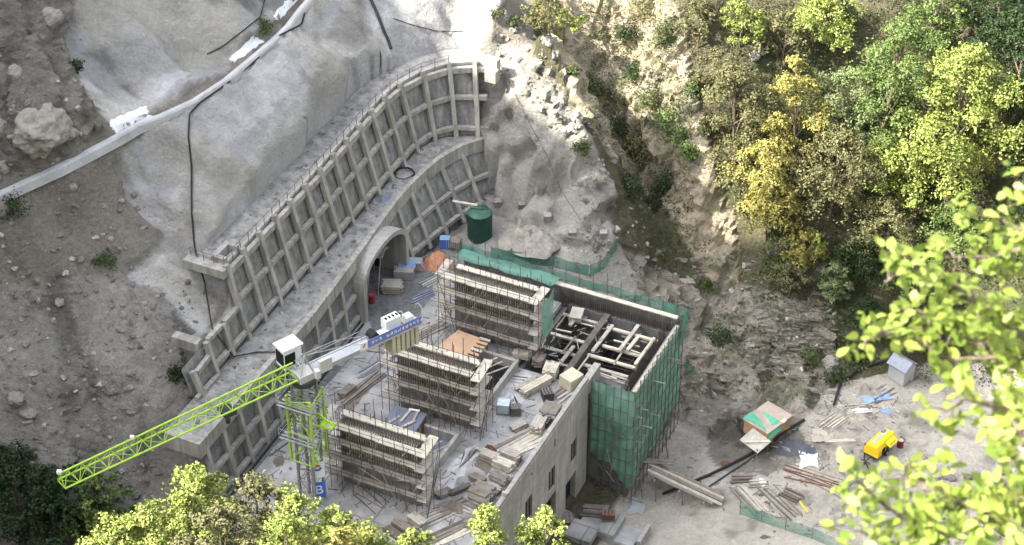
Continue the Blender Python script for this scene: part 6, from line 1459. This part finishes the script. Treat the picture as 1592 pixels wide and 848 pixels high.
# ------------------------------------------------------------------ the tree beside the lookout, close to the lens
def near_tree():
    t0 = 16.0; P = lambda px, py, t=t0: CAM + ray(px, py) * t
    bx = P(1760, 980, 15.5); zb = drop(bx.x, bx.y); base = Vector((bx.x, bx.y, zb)); root = thing('leafy_tree', base, 'out-of-focus yellow-green tree close to the viewer along the right edge', 'tree')
    MB().path([base - ZV * .3, base + (P(1735, 700, 15.6) - base) * .5 + ZV * .1, P(1720, 560, 15.8), P(1690, 380, 16)], .10, 8, .03).obj('trunk', 'bark', root)
    r = random.Random(17); rs = np.random.RandomState(17)
    brs = [[(1722,600,15.8),(1640,560,16.1),(1560,555,16.2),(1480,560,16.3),(1400,515,16.2),(1345,530,16)],
           [(1640,560,16.1),(1560,500,15.8),(1490,450,15.7),(1420,410,15.6),(1375,440,15.6)],
           [(1700,450,16),(1620,380,16.1),(1560,340,16.2),(1520,335,16.2)],[(1700,420,16),(1640,300,15.8),(1600,280,15.7)],
           [(1735,700,15.6),(1650,680,15.4),(1570,640,15.5),(1500,620,15.5),(1470,640,15.4)],
           [(1740,820,15.5),(1640,790,15.7),(1540,800,15.8),(1440,760,15.9),(1410,720,16),(1400,770,16)],[(1540,800,15.8),(1460,830,15.6),(1380,790,15.5),(1330,745,15.4)],[(1460,830,15.6),(1400,848,15.5),(1330,825,15.4)],
           [(1640,790,15.7),(1590,760,15.3),(1540,740,15.2)],[(1740,860,15.5),(1640,850,15.3),(1560,850,15.2),(1500,860,15.2)],[(1560,555,16.2),(1500,520,16.4),(1450,490,16.4),(1400,480,16.3)],[(1570,640,15.5),(1600,700,15.2),(1560,720,15.2)],[(1620,380,16.1),(1540,400,16.3),(1470,400,16.3)]]
    bm_ = MB(); cl = []; cn = []
    for br in brs:
        pts = [P(*q) for q in br]; bm_.path(pts, .03, 6, .008)
        for (x0, y0, t0_), (x1, y1, t1_) in zip(br[:-1], br[1:]):
            L = math.hypot(x1 - x0, y1 - y0); nt = int(L / 8)
            for k in range(nt):
                f = (k + r.random()) / nt; cx, cy_, ct_ = x0 + (x1 - x0) * f, y0 + (y1 - y0) * f, t0_ + (t1_ - t0_) * f
                cx += r.gauss(0, 24); cy_ += r.gauss(0, 22); tw_ = P(x0 + (x1 - x0) * f, y0 + (y1 - y0) * f, ct_); c = P(cx, cy_, ct_ + r.gauss(0, .18)); bm_.path([tw_, (tw_ + c) / 2 + ZV * .02, c], .007, 4, .003); m_ = r.randint(5, 9)
                cl.append(np.array(c) + rs.normal(size=(m_, 3)) * .055); cn.append(rs.normal(size=(m_, 3)) * .55 + np.array((0, 0, .7)) - np.array(DV) * .35)
    bm_.obj('branches', 'bark', root)
    leaf_cloud('crown', np.concatenate(cl), np.concatenate(cn), .112, 'near', root, 19, .52)
near_tree()
